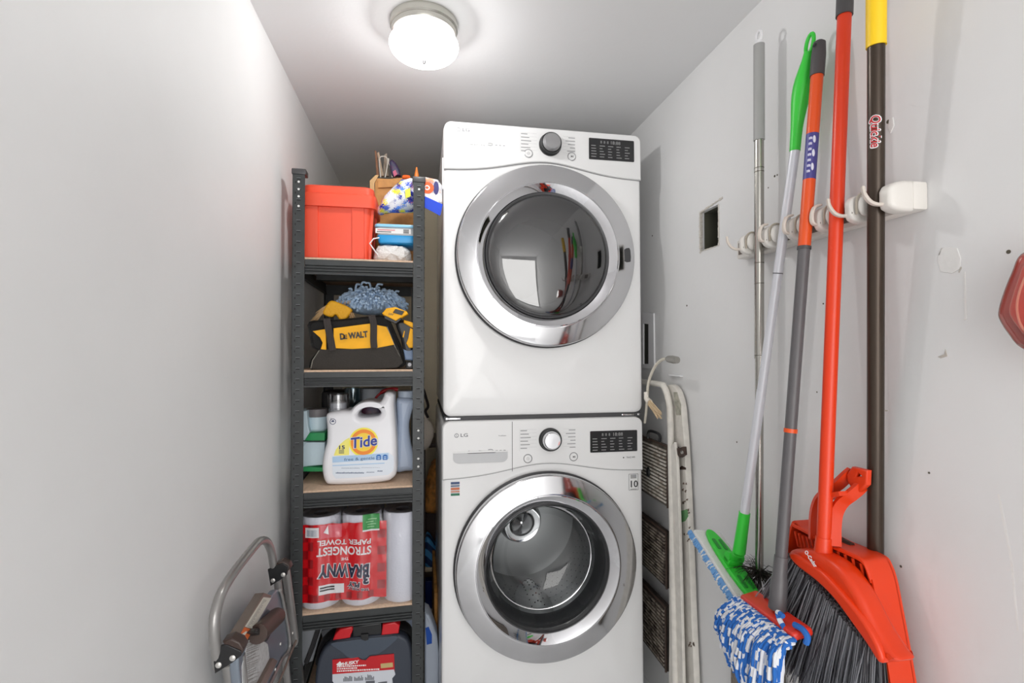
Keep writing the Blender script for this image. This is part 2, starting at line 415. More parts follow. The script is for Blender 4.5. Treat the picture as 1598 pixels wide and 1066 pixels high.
        if ic == 0:
            ring = [(.0042*math.cos(R(a)), .0042*math.sin(R(a))) for a in range(120, 421, 20)]; ri = [(.0034*math.cos(R(a)), .0034*math.sin(R(a))) for a in range(420, 119, -20)]
            b.prism(ring+ri, Fi, .0003); b.prism([(-.0004, .001), (.0004, .001), (.0004, .0055), (-.0004, .0055)], Fi, .0003)
        else:
            b.prism([(-.003, -.0035), (.0015, 0), (-.003, .0035)], Fi, .0003)
            for dx in (.0022, .004): b.prism([(dx, -.0032), (dx+.0009, -.0032), (dx+.0009, .0032), (dx, .0032)], Fi, .0003)
        part(bt, 'button_symbol', b, m_ink2 if ic else m_ink)
    # brand lettering
    q = pq(716, 199) if dryer else pq(713, 681)
    b = B(); Fi = fr(yf) @ Matrix.Translation((q[0], q[1], 0))
    b.prism([[(.0068*math.cos(R(a)), .0068*math.sin(R(a))) for a in range(0, 360, 15)], [(.0052*math.cos(R(a)), .0052*math.sin(R(a))) for a in range(0, 360, 15)]], Fi, .0004)
    b.prism([(-.0012, -.003), (.003, -.003), (.003, -.002), (-.0002, -.002), (-.0002, .0035), (-.0012, .0035)], Fi, .0004)
    b.text('LG', fr(yf-.0002) @ Matrix.Translation((q[0]+.0245, q[1], 0)), .0105, .0003, bold=.01, wid=.023)
    part(panel, 'brand_lettering', b, M('logo_print', (104, 104, 110), .6))
    q = pq(745, 223) if dryer else pq(745, 707); b = B()
    b.text('Sensor Dry' if dryer else 'Smart Diag', fr(yf-.0002) @ Matrix.Translation((q[0], q[1]+(0 if dryer else .002), 0)), .0062, .0002, wid=.052 if dryer else .056)
    if not dryer:
        part(panel, 'small_lettering', b, M('small_print', (140, 140, 144), .5)); b = B()
        q2 = pq(785, 681); b.text('TrueSteam', fr(yf-.0002) @ Matrix.Translation((q2[0], q2[1], 0)), .004, .0002, wid=.026)
    part(panel, 'small_lettering', b, M('small_print', (140, 140, 144), .5))
    b = B(); q = (q[0]+.044, q[1]+.004)
    for s_ in (0, 1):
        pts = [V((q[0]+(.009*math.cos(R(a))), q[1]+.0035*math.sin(R(a)), 0)) for a in range(200*s_+10, 200*s_+160, 15)]
        o1 = [(p.x, p.y+.0011) for p in pts]; o2 = [(p.x, p.y-.0011) for p in reversed(pts)]; b.prism(o1+o2, fr(yf), .0004)
    for k in range(3): b.prism([(q[0]+.017+.013*k, q[1]-.002), (q[0]+.024+.013*k, q[1]-.002), (q[0]+.024+.013*k, q[1]), (q[0]+.017+.013*k, q[1])], fr(yf), .0003)
    part(panel, 'symbol_row', b, m_ink)
    # door
    Fd = axframe(MT @ V((cx, 0, dz)), MT.to_3x3() @ V((0, -1, 0)))
    b = B(); b.lathe([(.29, .0), (.306, .0), (.307, .010), (.303, .014), (.29, .012)], Fd, 96); part(t, 'door_gasket', b, m_dkg, 'dark gap ring around the door')
    b = B(); b.lathe([(.302, .008), (.3018, .033), (.3005, .0375), (.298, .0402), (.2965, .0407), (.244, .0493), (.242, .0496), (.2395, .0496), (.238, .048), (.238, .04)], Fd, 128)
    door = part(t, 'door', b, m_chr, 'chrome door ring')
    b = B(); b.lathe([(.239, .044), (.2378, .0496), (.236, .0500), (.2345, .0490), (.2105, .0335), (.209, .0320), (.207, .028), (.206, .01)], Fd, 128); part(door, 'inner_ring', b, m_mir, 'mirror finished inner ring')
    if dryer:
        b = B(); b.lathe([(.209, .035), (.207, .037), (.2, .034), (.199, .02)], Fd, 96); part(door, 'bezel', b, m_dkg)
        pr = [(.202, .034)]+[(.2*math.cos(R(a)), .034+.028*math.sin(R(a))) for a in range(8, 86, 7)]+[(0, .062)]
        b = B(); b.lathe(pr, Fd, 96); part(door, 'door_glass', b, glassy('smoked_glass', (165, 165, 167), .13, .02), 'smoked glass of the dryer door')
        b = B(); b.lathe([(.199, .02), (.19, -.01), (.175, -.05), (.15, -.075)], Fd, 64); part(door, 'inner_bowl_rim', b, M('bowl_grey', (150, 150, 152), .25, .5))
        # handle recess at the right of the ring
        b = B(); ol = [(cx+ra*math.cos(R(aa)), dz+ra*math.sin(R(aa))) for ra, aa in [(.262, 5.5), (.270, 6.5), (.280, 6.5), (.283, 5), (.284, 0), (.283, -3), (.272, -3.6), (.262, -3)]]
        Mr = MT @ frame((0, -.0438, 0), (1, 0, 0), (0, 0, 1)); b.prism(ol, Mr, .0042, .001)
        part(door, 'handle_grip', b, m_dkg, 'dark grip pad')
    else:
        b = B(); b.lathe([(.209, .032), (.205, .034), (.198, .012), (.188, -.02), (.186, -.05)], Fd, 96); part(door, 'rubber_seal', b, M('dark_rubber', (58, 58, 60), .3), 'dark rubber seal')
        pr = [(.203, .030), (.196, .024), (.188, -.01), (.178, -.05), (.166, -.085), (.15, -.105), (.11, -.118), (.05, -.124), (0, -.125)]
        b = B(); b.lathe(pr, Fd, 96); part(door, 'door_glass', b, glassy('clear_glass', (240, 242, 242), .05, .02, blend=.06), 'clear glass bowl')
        b = B(); b.tube([Fd @ V((.176*math.cos(R(a)), .176*math.sin(R(a)), -.06)) for a in range(0, 360, 6)], .004, 8, closed=True); part(door, 'glass_rim', b, m_chr)
    # drum
    dep = .44
    b = B(); b.lathe([(.268, -.03), (.252, -.05), (.235, -.07), (.243, -.075), (.243, -dep+.03), (.225, -dep), (.09, -dep-.01), (.07, -dep+.004), (.02, -dep+.008), (0, -dep+.008)], Fd, 96)
    dm = M('drum_steel' if not dryer else 'drum_enamel', (176, 177, 178) if not dryer else (190, 190, 190), .3 if not dryer else .45, .85 if not dryer else .3)
    drum = part(t, 'drum', b, dm)
    if not dryer:
        b = B()
        for a0 in range(0, 360, 6):
            for hh_ in range(9):
                a = R(a0+(3 if hh_ % 2 else 0)); h_ = -.11-.034*hh_
                q = Fd @ V((.2425*math.cos(a), .2425*math.sin(a), h_)); nn = (Fd.to_3x3() @ V((-math.cos(a), -math.sin(a), 0)))
                b.lathe([(.0024, .0008), (0, .0009)], axframe(q, nn), 6)
        o = part(drum, 'drum_holes', b, M('hole_black', (22, 22, 22), .8)); o['kind'] = 'stuff'
        for a0 in (-88, 32, 152):
            b = B(); rs = []
            for k in range(11):
                u = k/10; wdt = .058*math.sin(math.pi*min(1, .12+.88*u)*.93)**.8+.006; hgt = .075*math.sin(math.pi*(.06+.9*u))
                ring = []
                for j in range(9):
                    v_ = j/8; a = R(a0)+(v_-.5)*2*wdt/.24; rad = .243-hgt*math.sin(math.pi*v_)**1.3
                    ring.append(Fd @ V((rad*math.cos(a), rad*math.sin(a), -.09-.31*u)))
                rs.append(ring)
            b.rings(rs, False); lf = part(drum, 'lifter', b, M('lifter_grey', (226, 228, 230), .4, .1), 'light grey drum lifter')
            b = B()
            for k in range(2, 9):
                for j in range(2, 7):
                    q = rs[k][j]; b.ball(q, .0026, u=6, v=4)
            o = part(lf, 'lifter_holes', b, MC['hole_black']); o['kind'] = 'stuff'
        b = B(); b.lathe([(.085, -dep+.0), (.08, -dep+.012), (.06, -dep+.006), (.03, -dep+.012), (.012, -dep+.03), (0, -dep+.032)], Fd, 48); part(drum, 'drum_hub', b, m_chr)
        # wet garment-like crumple left out; drawer and stickers
        b = B(); b.prism([(.228, H-.168), (.2295, H-.1675), (.2295, H-.006), (.228, H-.006)], fr(yf+.0002), .0006); part(panel, 'drawer_seam', b, m_seam_shadow)
        z0 = H-.102; ol = [(.036, z0)]+[(.213, z0)]+[(.213-.0, z0-.018)]+[(.213-.020*(1-math.cos(R(a))), z0-.018-.016*math.sin(R(a))) for a in range(15, 91, 15)]+[(.036+.020*(1-math.cos(R(a))), z0-.018-.016*math.sin(R(a))) for a in range(90, 0, -15)]+[(.036, z0-.018)]
        b = B(); b.prism(ol, fr(yf-.0001), .0015, .0006); dr = part(panel, 'drawer_handle', b, M('handle_grey', (190, 191, 193), .35), 'pale grey drawer pull')
        b = B(); b.prism([(.036, z0-.001), (.213, z0-.001), (.213, z0+.0025), (.15, z0+.0045), (.09, z0+.0045), (.036, z0+.0025)], fr(yf-.0003), .0028, .0008); part(dr, 'handle_lip', b, m_pan)
        b = B(); b.prism([(.075, z0+.0004), (.18, z0+.0004), (.17, z0-.003), (.085, z0-.003)], fr(yf-.0016), .0004); part(dr, 'painted_handle_shadow', b, m_seam_shadow)  # dark strip painted in as the shadow line under the pull's lip
        # energy sticker
        a, c = pq(704, 755), pq(718, 776); b = B(); n_ = 12
        for k in range(n_):
            zt = a[1]+(c[1]-a[1])*k/n_; zb = a[1]+(c[1]-a[1])*(k+1)/n_
            b.prism([(a[0], zb), (c[0], zb), (c[0], zt), (a[0], zt)], fr(.0004), .0009, m=[0, 0, 1, 0, 1, 2, 2, 1, 2, 1, 3, 3][k])
        part(t, 'sticker', b, [M('st_navy', (60, 80, 120), .5), M('st_grey', (196, 198, 200), .5), M('st_orange', (200, 110, 70), .5), M('st_green', (30, 110, 80), .5)], 'small coloured sticker')
        a, c = pq(985, 742), pq(1000, 767); b = B()
        b.prism([rrect(a[0], c[1], c[0], a[1], .001), rrect(a[0]+.001, c[1]+.001, c[0]-.001, a[1]-.001, .0005)], fr(.0004), .0008)
        mx_ = (a[0]+c[0])/2; b.text('10', fr(-.0005) @ Matrix.Translation((mx_, (a[1]*.36+c[1]*.64), 0)), .022, .0003, bold=.02, wid=.026)
        for k in range(3): b.prism([(mx_-.011, a[1]-.006-.0045*k), (mx_+.011, a[1]-.006-.0045*k), (mx_+.011, a[1]-.0038-.0045*k), (mx_-.011, a[1]-.0038-.0045*k)], fr(.0004), .0006)
        b.prism([(mx_-.012, c[1]+.003), (mx_+.012, c[1]+.003), (mx_+.012, c[1]+.0045), (mx_-.012, c[1]+.0045)], fr(.0004), .0006)
        part(t, 'badge', b, m_ink2, 'square badge reading 10')
        q = pq(985, 715); b = B(); b.text('ThinQ WiFi', fr(yf-.0002) @ Matrix.Translation((q[0]+.004, q[1], 0)), .0055, .0002, wid=.032)
        b.lathe([(.0024, 0), (.0024, .0004), (0, .0004)], axframe(MT @ V((q[0]-.022, yf, q[1])), MT.to_3x3() @ V((0, -1, 0))), 12); part(panel, 'small_lettering', b, m_ink2)
        for fx in (.06, W_-.06):
            for fy in (.07, D_-.07):
                b = B(); b.cyl(MT @ V((fx, fy, .001)), (MT @ V((fx, fy, 0)))*1 - V((0, 0, (MT @ V((fx, fy, 0))).z)), .022, n=16); part(t, 'foot', b, m_blk)
    else:
        # stacking bracket under the dryer
        b = B(); b.bx(.004, W_-.004, .008, D_, -.013, 0); b.xf(MT); br = part(t, 'stacking_bracket', b, m_seam_shadow, 'dark bracket under the dryer')
        b = B()
        for x, y in ((.012, .008), (W_-.075, W_-.018)):
            b = B(); b.bx(x, x+.045, .004, .012, -.010, -.004, bev=.001); b.bx(y, y+.008, .003, .012, -.0105, -.003, bev=.001); b.xf(MT); part(br, 'bracket_clip', b, m_mir, 'bright metal clip')
        b = B(); b.bx(-.003, .0, .02, .05, -.1+H-.12, H-.115); b.xf(MT); part(t, 'side_trim', b, m_pan)
    return t
machine('washing_machine', 'white front load washing machine with a clear round door, under the dryer', 'washing machine', V((.064, 1.634, .042)), .976, .497, False)
machine('tumble_dryer', 'white tumble dryer with a smoked round door, stacked on the washing machine', 'dryer', V((.068, 1.649, 1.031)), .968, .529, True)

# ------------------------------------------------------------------ shelving unit
SO = V((-.392, 1.640, 0)); SA = R(1.6)
SM = Matrix.Translation(SO) @ Matrix.Rotation(SA, 4, 'Z')
SW, SD, SH = .40, .64, 1.80
BZ = [1.534, 1.185, .815, .442, .08]
def S(x, y, z): return SM @ V((x, y, z))
t = thing('shelving_unit', 'tall dark steel shelving unit with five particle board shelves, left of the machines', 'shelf', S(SW/2, SD/2, 0))
for ix, x in enumerate((0, SW)):
    for iy, y in enumerate((0, SD)):
        sx = 1 if ix == 0 else -1; sy = 1 if iy == 0 else -1
        b = B()
        def bb(x0, x1, y0, y1, z0, z1, m=0): b.bx(x0, x1, y0, y1, z0, z1, m)
        bb(x, x+sx*.036, y, y+sy*.002, 0, SH); bb(x, x+sx*.002, y, y+sy*.034, 0, SH)
        fo = y-sy*.0004
        if iy == 0:
            for k in range(54):
                z = .05+k*.0325
                lo_ = sum(1 for bz in BZ if abs(z-bz) < .001)
                bb(x+sx*.013, x+sx*.024, fo, fo-.0006, z, z+.0032, 1)
                bb(x+sx*.0075, x+sx*.0105, fo, fo-.0006, z-.012, z-.006, 1)
                bb(x+sx*.012, x+sx*.024, fo, fo-.0006, z+.0036, z+.0048, 2)
                yy = y+.012; sxx = x-sx*.0004
                bb(sxx, sxx-sx*.0006, yy, yy+.009, z, z+.0035, 1)
            dots = [1.765, 1.742, 1.72, 1.69] if ix == 0 else [1.765, .99, .965, .90, .875]
            for z in dots:
                b.lathe([(0, .001), (.0034, .0008), (.0036, 0)], frame((x+sx*.018, fo, z), (1, 0, 0), (0, 0, 1)), 10, m=3)
        b.xf(SM); po = part(t, 'post', b, [m_post, m_slot, M('slot_lip', (112, 116, 118), .5), M('bare_hole', (214, 214, 212), .6)])
        b = B(); b.bx(x-sx*.003, x+sx*.039, y-sy*.003, y+sy*.038, SH-.012, SH+.006, bev=.003); b.xf(SM); part(po, 'post_cap', b, m_dkg)
def corr(x0, x1, z1, h, y, dy, along='x'):
    """ribbed steel beam: profile swept along x or y"""
    prof = [(0, z1), (0, z1-h*.38)]
    for k in range(3):
        a = z1-h*(.40+.19*k); prof += [(dy*.0045, a-h*.03), (dy*.0045, a-h*.09), (0, a-h*.12), (0, a-h*.17)]
    prof += [(0, z1-h), (dy*.012, z1-h), (dy*.012, z1-h+.0015), (dy*.0065, z1-h+.0015), (dy*.0065, z1)]
    b = B()
    if along == 'x': b.rings([[V((x, y+p[0], p[1])) for p in prof] for x in (x0, x1)])
    else: b.rings([[V((y+p[0], x, p[1])) for p in prof] for x in (x0, x1)])
    b.xf(SM); return b
for z in BZ:
    part(t, 'beam', corr(.0365, SW-.0365, z-.006, .046, .0025, 1), m_post)
    part(t, 'beam', corr(.0365, SW-.0365, z-.001, .050, SD-.0025, -1), m_post)
    part(t, 'beam', corr(.0365, SD-.0365, z-.001, .050, .0025, 1, 'y'), m_post)
    part(t, 'beam', corr(.0365, SD-.0365, z-.001, .050, SW-.0025, -1, 'y'), m_post)
    b = B(); b.bx(.010, SW-.010, .0045, SD-.010, z-.009, z, bev=.0008); b.xf(SM); part(t, 'shelf_board', b, m_mdf, 'tan particle board')
    b = B(); b.bx(.02, SW-.02, SD/2-.02, SD/2+.02, z-.03, z-.010); b.xf(SM); part(t, 'cross_brace', b, m_post)

# ------------------------------------------------------------------ shelf 1 (top)
z0 = BZ[0]
# red storage bin
x0, x1, yb0, yb1 = -.374, -.160, 1.694, 1.868
t = thing('storage_bin', 'red plastic storage bin with lid at the left of the top shelf', 'storage bin', ((x0+x1)/2, (yb0+yb1)/2, z0))
def tub(x0, x1, y0, y1, z0, z1, tp, r, n=6, inset0=0):
    rs = []
    for u in (0, .03, 1):
        k = tp*(1-u) + (.006 if u == 0 else 0)
        rs.append([V((p[0], p[1], z0+(z1-z0)*u)) for p in rrect(x0+k, y0+k, x1-k, y1-k, r, n)])
    return rs
b = B(); b.rings(tub(x0, x1, yb0, yb1, z0, z0+.195, .010, .02))
for (a, c) in ((.0, .052), (.145, .194)):
    b.rings([[V((x0+a+k, yb0-.0045+.010*(1-u), z0+.01+.175*u)) for k in (0.006, c-a-.006)]+[V((x0+c-.003*1, yb0+.012, z0+.01+.175*u)), V((x0+a+.003, yb0+.012, z0+.01+.175*u))] for u in (0, 1)])
    b.rings([[V((x1+.0045-.010*(1-u), yb0+.012+a*.75+k, z0+.01+.175*u)) for k in (0, .03)]+[V((x1-.012, yb0+.042+a*.75, z0+.01+.175*u)), V((x1-.012, yb0+.012+a*.75, z0+.01+.175*u))] for u in (0, 1)])
m_bin = M('bin_red', (236, 82, 54), .42)
part(t, 'body', b, m_bin)
b = B()
rs = []
for dx, zz in [(.006, .172), (.012, .172), (.013, .176), (.012, .212), (.004, .216), (.003, .238), (-.002, .242), (-.02, .242), (-.024, .236)]:
    rs.append([V((p[0], p[1], z0+zz)) for p in rrect(x0-dx, yb0-dx, x1+dx, yb1+dx, .024, 6)])
b.rings(rs); part(t, 'lid', b, m_bin)
# stacked soft white cloths
def lump(c, r, seed, amp=.25, f=14, mi=0, n=(28, 16), flat=None):
    from mathutils import noise
    b = B(); b.ball((0, 0, 0), 1, u=n[0], v=n[1])
    for v in b.bm.verts:
        d = noise.noise(v.co*f*.15+V((seed, seed*2, 0)))*amp + noise.noise(v.co*f*.45+V((seed, 0, seed)))*amp*.5
        v.co = v.co*(1+d)
        v.co = V((c[0]+max(-1.05, min(1.05, v.co.x))*r[0], c[1]+v.co.y*r[1], c[2]+v.co.z*r[2]))
        if flat is not None and v.co.z < flat: v.co.z = flat
    return b
cl = P(609, 385, Y=1.74)
b = B(); rn = random.Random(2)
def blob(cx_, cz_, yy, w, h, d, n=40):
    rs = []
    for j in range(13):
        u = j/12; k = (1-abs(2*u-1)**3.2)**.45
        rs.append([V((cx_+w*.5*k*math.copysign(abs(math.cos(2*math.pi*i/n))**.6, math.cos(2*math.pi*i/n)), yy-d/2+d*u, cz_+h*.5*k*math.copysign(abs(math.sin(2*math.pi*i/n))**.6, math.sin(2*math.pi*i/n)))) for i in range(n)])
    return rs
from mathutils import noise as NZ
b.grid(lambda u, v: V((0, 0, 0)), 1, 1); b = B()
b.rings(blob(-.098, z0+.031, 1.76, .118, .062, .13, 72))
bmesh.ops.subdivide_edges(b.bm, edges=b.bm.edges[:], cuts=1, use_grid_fill=True)
for v in b.bm.verts:
    v.co += NZ.noise_vector(v.co*95)*.0045 + NZ.noise_vector(v.co*30)*.004
    v.co.z = max(v.co.z, z0+.0005)
solo('mop_pad', 'fluffy white mop pad lying on the top shelf under the blue box', 'mop pad', b, M('fluff_white', (232, 230, 228), .95, bump=1, bs=220), (-.098, 1.76, z0))
b = B(); b.tube([P(x, y, Y=1.69) for x, y in [(590, 398.5), (581, 386), (577, 380), (583, 372.5), (592, 371)]], .0022, 6)
solo('wire_stand', 'thin white wire stand poking out left of the fluffy mop pad', 'stand', b, m_wp, P(590, 398, Y=1.69))
# blue lidded plastic box
bx0, bx1 = -.1475, P(642, 350, Y=1.70).x+.022; bz0 = z0+.0655
t = thing('plastic_box', 'shallow clear plastic box with blue base and rim, stacked on the white mop pad', 'box', ((bx0+bx1)/2, 1.77, bz0))
def ring_box(x0, x1, y0, y1, zs, r=.012):
    return [[V((p[0], p[1], z)) for p in rrect(x0-d, y0-d, x1+d, y1+d, r, 4)] for d, z in zs]
m_blu = M('sky_blue_plastic', (28, 150, 214), .3)
b = B(); b.rings(ring_box(bx0, bx1, 1.70, 1.84, [(-.010, bz0), (-.006, bz0+.003), (-.002, bz0+.022), (-.003, bz0+.026)])); part(t, 'base', b, m_blu)
b = B(); b.rings(ring_box(bx0, bx1, 1.70, 1.84, [(-.003, bz0+.026), (-.001, bz0+.052)]), cap0=False, cap1=False); part(t, 'side', b, M('clear_side', (190, 196, 200), .15), 'clear side wall')
b = B(); b.rings(ring_box(bx0, bx1, 1.70, 1.84, [(.001, bz0+.050), (.005, bz0+.051), (.006, bz0+.056), (.004, bz0+.060), (-.006, bz0+.0615)])); part(t, 'lid', b, M('pale_blue_lid', (140, 200, 232), .3))
b = B(); lx0, lx1 = P(586, 346, Y=1.698).x, P(641, 346, Y=1.698).x
b.prism([(lx0, bz0+.030), (lx1, bz0+.030), (lx1, bz0+.046), (lx0, bz0+.046)], FY(1.701), .0022)
lb = part(t, 'label', b, M('paper_white', (228, 228, 228), .7)); b = B()
b.prism([(lx0+.006, bz0+.0395), (lx0+.062, bz0+.0395), (lx0+.062, bz0+.0425), (lx0+.006, bz0+.0425)], FY(1.6987), .0004, m=1)
b.prism([(lx0+.004, bz0+.0335), (lx0+.05, bz0+.0335), (lx0+.05, bz0+.036), (lx0+.004, bz0+.036)], FY(1.6987), .0004)
for k in range(4): b.prism([(lx1-.024, bz0+.032+.0035*k), (lx1-.006, bz0+.032+.0035*k), (lx1-.006, bz0+.034+.0035*k), (lx1-.024, bz0+.034+.0035*k)], FY(1.6987), .0004)
part(lb, 'label_print', b, [m_ink2, M('pink_print', (214, 120, 124), .6)])
# cardboard box behind, with flaps and things standing in it
m_card = M('cardboard', (204, 150, 90), .8, var=.1, vs=40)
cy0 = 1.905; cx0, cx1 = P(585, 300, Y=cy0).x, P(641, 300, Y=cy0).x+.03; ctop = P(600, 279, Y=cy0).z
t = thing('cardboard_box', 'open brown cardboard box behind the plastic bag on the top shelf', 'box', ((cx0+cx1)/2, cy0+.12, z0))
b = B(); b.rings([[V((x, y, z)) for x, y in ((cx0, cy0), (cx1, cy0), (cx1, cy0+.22), (cx0, cy0+.22))] for z in (z0, ctop)], True, True, False)
b.rings([[V((x, y, z)) for x, y in ((cx0+.004, cy0+.004), (cx1-.004, cy0+.004), (cx1-.004, cy0+.216), (cx0+.004, cy0+.216))] for z in (ctop, z0+.005)], True, False, True)
part(t, 'carton', b, m_card, smooth=0)
b = B(); b.prism(py_([(590, 281), (634, 277), (637, 291), (590, 293)], cy0-.006), FY(cy0-.004), .003); part(t, 'flap', b, m_card)
b = B(); b.prism(py_([(577, 282), (586, 273), (591, 273), (584, 286), (585, 330), (578, 327)], cy0-.012), FY(cy0-.008), .003); part(t, 'flap', b, M('card_pale', (204, 170, 120), .8))
def sheet(pts, y, d, m, name, label, cat):
    b = B(); o = py_(pts, y); b.prism(o, FY(y), d, .0006); c = P(*pts[0], Y=y); solo(name, label, cat, b, m, c)
yb_ = cy0+.05
t_ = [(([(585, 236), (588, 238), (592, 276), (588, 276)]), (120, 84, 62), 'thin brown card standing upright in the cardboard box, leftmost'),
      (([(589, 240), (592, 239), (599, 276), (594, 276)]), (172, 150, 128), 'beige card standing upright in the cardboard box beside the wire loop')]
sheet(t_[0][0], yb_, .012, M('card_brown', t_[0][1], .8), 'card', t_[0][2], 'card')
sheet(t_[1][0], yb_+.02, .012, M('card_beige', t_[1][1], .8), 'card', t_[1][2], 'card')
sheet([(600, 243), (604, 241), (607, 276), (598, 276)], yb_+.045, .012, M('card_grey', (146, 132, 118), .8), 'card', 'greyish card standing upright in the cardboard box inside the wire loop', 'card')
b = B(); b.tube(catmull([P(x, y, Y=yb_-.005) for x, y in [(594, 277), (592, 255), (593, 246), (598, 244), (603, 246), (605, 254), (601, 277)]], 5), .0022, 8)
solo('wire_loop', 'pale wire loop standing up from the cardboard box', 'wire', b, M('pale_wire', (196, 192, 182), .4), P(594, 277, Y=yb_))
b = B(); b.tube(catmull([P(x, y, Y=yb_-.01) for x, y in [(606, 247), (607, 255), (611, 264), (612, 277)]], 5), .0025, 8)
solo('cord', 'short pale cord end hanging beside the purple packet on the cardboard box', 'cord', b, M('pale_wire', 0), P(612, 277, Y=yb_))
o = py_([(607, 256), (612, 252), (618, 257), (624, 268), (626, 278), (612, 278)], yb_+.01)
b = B(); b.prism(o, FY(yb_+.012), .03, .008); t = thing('packet', 'dark purple foil packet standing in the cardboard box', 'packet', P(615, 278, Y=yb_)); part(t, 'pouch', b, M('purple_foil', (70, 44, 78), .25, var=.3, vs=60, c2=(40, 50, 80)))
b = B(); b.prism(py_([(613, 268), (617, 265), (620, 272), (615, 276)], yb_-.02), FY(yb_-.018), .003); part(t, 'print', b, M('pink_print2', (186, 70, 110), .4))
F = axframe(P(650, 300, Y=1.80), (0, 0, 1)); s_ = 1.8/FPX
t = thing('spray_nozzle_bottle', 'small orange tipped bottle behind the right post of the shelving unit', 'bottle', P(650, 300, Y=1.80))
b = B(); b.lathe([(0, 0), (.011, 0), (.011, .04), (.008, .048)], F, 20); part(t, 'body', b, M('bottle_beige', (206, 170, 120), .5))
b = B(); b.lathe([(.0085, .046), (.008, .06), (.004, .078), (.0025, .088), (0, .089)], F, 20); part(t, 'tip', b, M('orange_plastic', (214, 120, 40), .4))
b = B(); b.rings(blob(P(634, 276, Y=1.83).x, P(634, 276, Y=1.83).z, 1.84, .03, .016, .03, 24)); solo('orange_cap', 'orange plastic cap beside the right post above the plastic bag', 'cap', b, M('orange_plastic2', (232, 104, 36), .4), P(634, 282, Y=1.84))
# crumpled see-through bag of coloured wrappers
def crumple(outline, y, depth, seed, amp=.006, f=60, n=26):
    """pillow-like body from a front outline: rings shrink towards front and back"""
    pts = [V((p[0], p[1])) for p in outline]; c = sum(pts, V((0, 0)))/len(pts)
    b = B(); rs = []
    for j in range(11):
        u = -1+2*j/10; k = max(.04, (1-abs(u)**2.6)**.5)
        rs.append([V((c.x+(p.x-c.x)*k, y+depth/2*u, c.y+(p.y-c.y)*k)) for p in pts])
    b.rings(rs)
    bmesh.ops.triangulate(b.bm, faces=[f_ for f_ in b.bm.faces if len(f_.verts) > 4])
    for v in b.bm.verts:
        v.co += NZ.noise_vector(v.co*f+V((seed, 0, 0)))*amp + NZ.noise_vector(v.co*f*.4+V((0, seed, 0)))*amp
    return b
def wrapper_mat(name, cols, scale, rough=.25):
    m = bpy.data.materials.new(name); m.use_nodes = True; nt = m.node_tree; L = nt.links.new; bs_ = nt.nodes['Principled BSDF']; bs_.inputs['Roughness'].default_value = rough
    tc = nt.nodes.new('ShaderNodeTexCoord'); n1 = nt.nodes.new('ShaderNodeTexVoronoi'); n1.inputs['Scale'].default_value = scale
    nz = nt.nodes.new('ShaderNodeTexNoise'); nz.inputs['Scale'].default_value = scale*.7
    mv = nt.nodes.new('ShaderNodeMixRGB'); mv.inputs[0].default_value = .03; L(tc.outputs['Object'], mv.inputs[1]); L(nz.outputs['Color'], mv.inputs[2]); L(mv.outputs[0], n1.inputs['Vector'])
    sp = nt.nodes.new('ShaderNodeSeparateColor'); L(n1.outputs['Color'], sp.inputs[0])
    rp = nt.nodes.new('ShaderNodeValToRGB'); rp.color_ramp.interpolation = 'CONSTANT'; e = rp.color_ramp.elements
    while len(e) < len(cols): e.new(.5)
    for i, c in enumerate(cols): e[i].position = i/len(cols); e[i].color = rgb(c)
    L(sp.outputs[0], rp.inputs[0]); L(rp.outputs[0], bs_.inputs['Base Color']); return m
o = [(p.x, p.y) for p in catmull([V((a, c, 0)) for a, c in py_([(590, 331), (594, 318), (603, 302), (614, 292), (626, 282), (644, 279), (656, 286), (660, 306), (656, 324), (640, 331), (610, 333)], 1.75)], 5, True)]
t = thing('plastic_bag', 'crumpled see-through plastic bag of colourful wrappers on the blue rimmed box', 'bag', P(615, 333, Y=1.75))
b = crumple(o, 1.755, .09, 1, .006, 55); zmin = bz0+.0625
for v in b.bm.verts: v.co.z = max(v.co.z, zmin)
part(t, 'bag_film', b, wrapper_mat('wrapper_mix', [(236, 234, 240), (206, 208, 224), (40, 56, 170), (240, 238, 242), (230, 140, 176), (240, 228, 50), (222, 222, 232), (80, 104, 200), (244, 244, 244), (84, 50, 120), (228, 230, 236), (70, 130, 226)], 62))
b = B(); b.prism(py_([(632, 296), (640, 293), (641, 306), (633, 309)], 1.70), FY(1.704), .002); part(t, 'yellow_tag', b, M('yellow_tag', (238, 232, 70), .5), 'small yellow tag')
# laundry packet with a blue band, beside the right post
y_ = 1.70
o = py_([(651, 281), (664, 280), (683, 284), (690, 294), (690, 318), (688, 337), (664, 323), (652, 318)], y_)
t = thing('packet', 'clear packet with orange disc and blue band, sticking out right of the top shelf', 'packet', P(668, 322, Y=y_))
b = B(); b.prism(o, FY(y_), .03, .008); part(t, 'pouch', b, wrapper_mat('packet_mix', [(226, 224, 226), (190, 190, 196), (214, 200, 196), (120, 120, 140), (232, 150, 110), (236, 236, 236)], 70))
b = B(); b.prism(py_([(656, 303), (691, 319), (687, 337), (657, 321)], y_-.031), FY(y_-.030), .0016, .0004); part(t, 'blue_band', b, M('royal_blue', (18, 66, 200), .35), 'royal blue band')
b = B(); cc = P(667, 293, Y=y_-.031); b.prism([(cc.x+.021*math.cos(R(a)), cc.z+.019*math.sin(R(a))) for a in range(0, 360, 12)], FY(y_-.0302), .0012, m=0)
b.prism([(cc.x+.028+.009*math.cos(R(a)), cc.z+.001+.022*math.sin(R(a))) for a in range(0, 360, 12)], FY(y_-.0300), .0012, m=1)
b.prism([[(cc.x+.009*math.cos(R(a))-.001, cc.z+.008*math.sin(R(a))) for a in range(0, 360, 15)], [(cc.x+.005*math.cos(R(a))-.001, cc.z+.0045*math.sin(R(a))) for a in range(0, 360, 15)]], FY(y_-.0315), .0006, m=2)
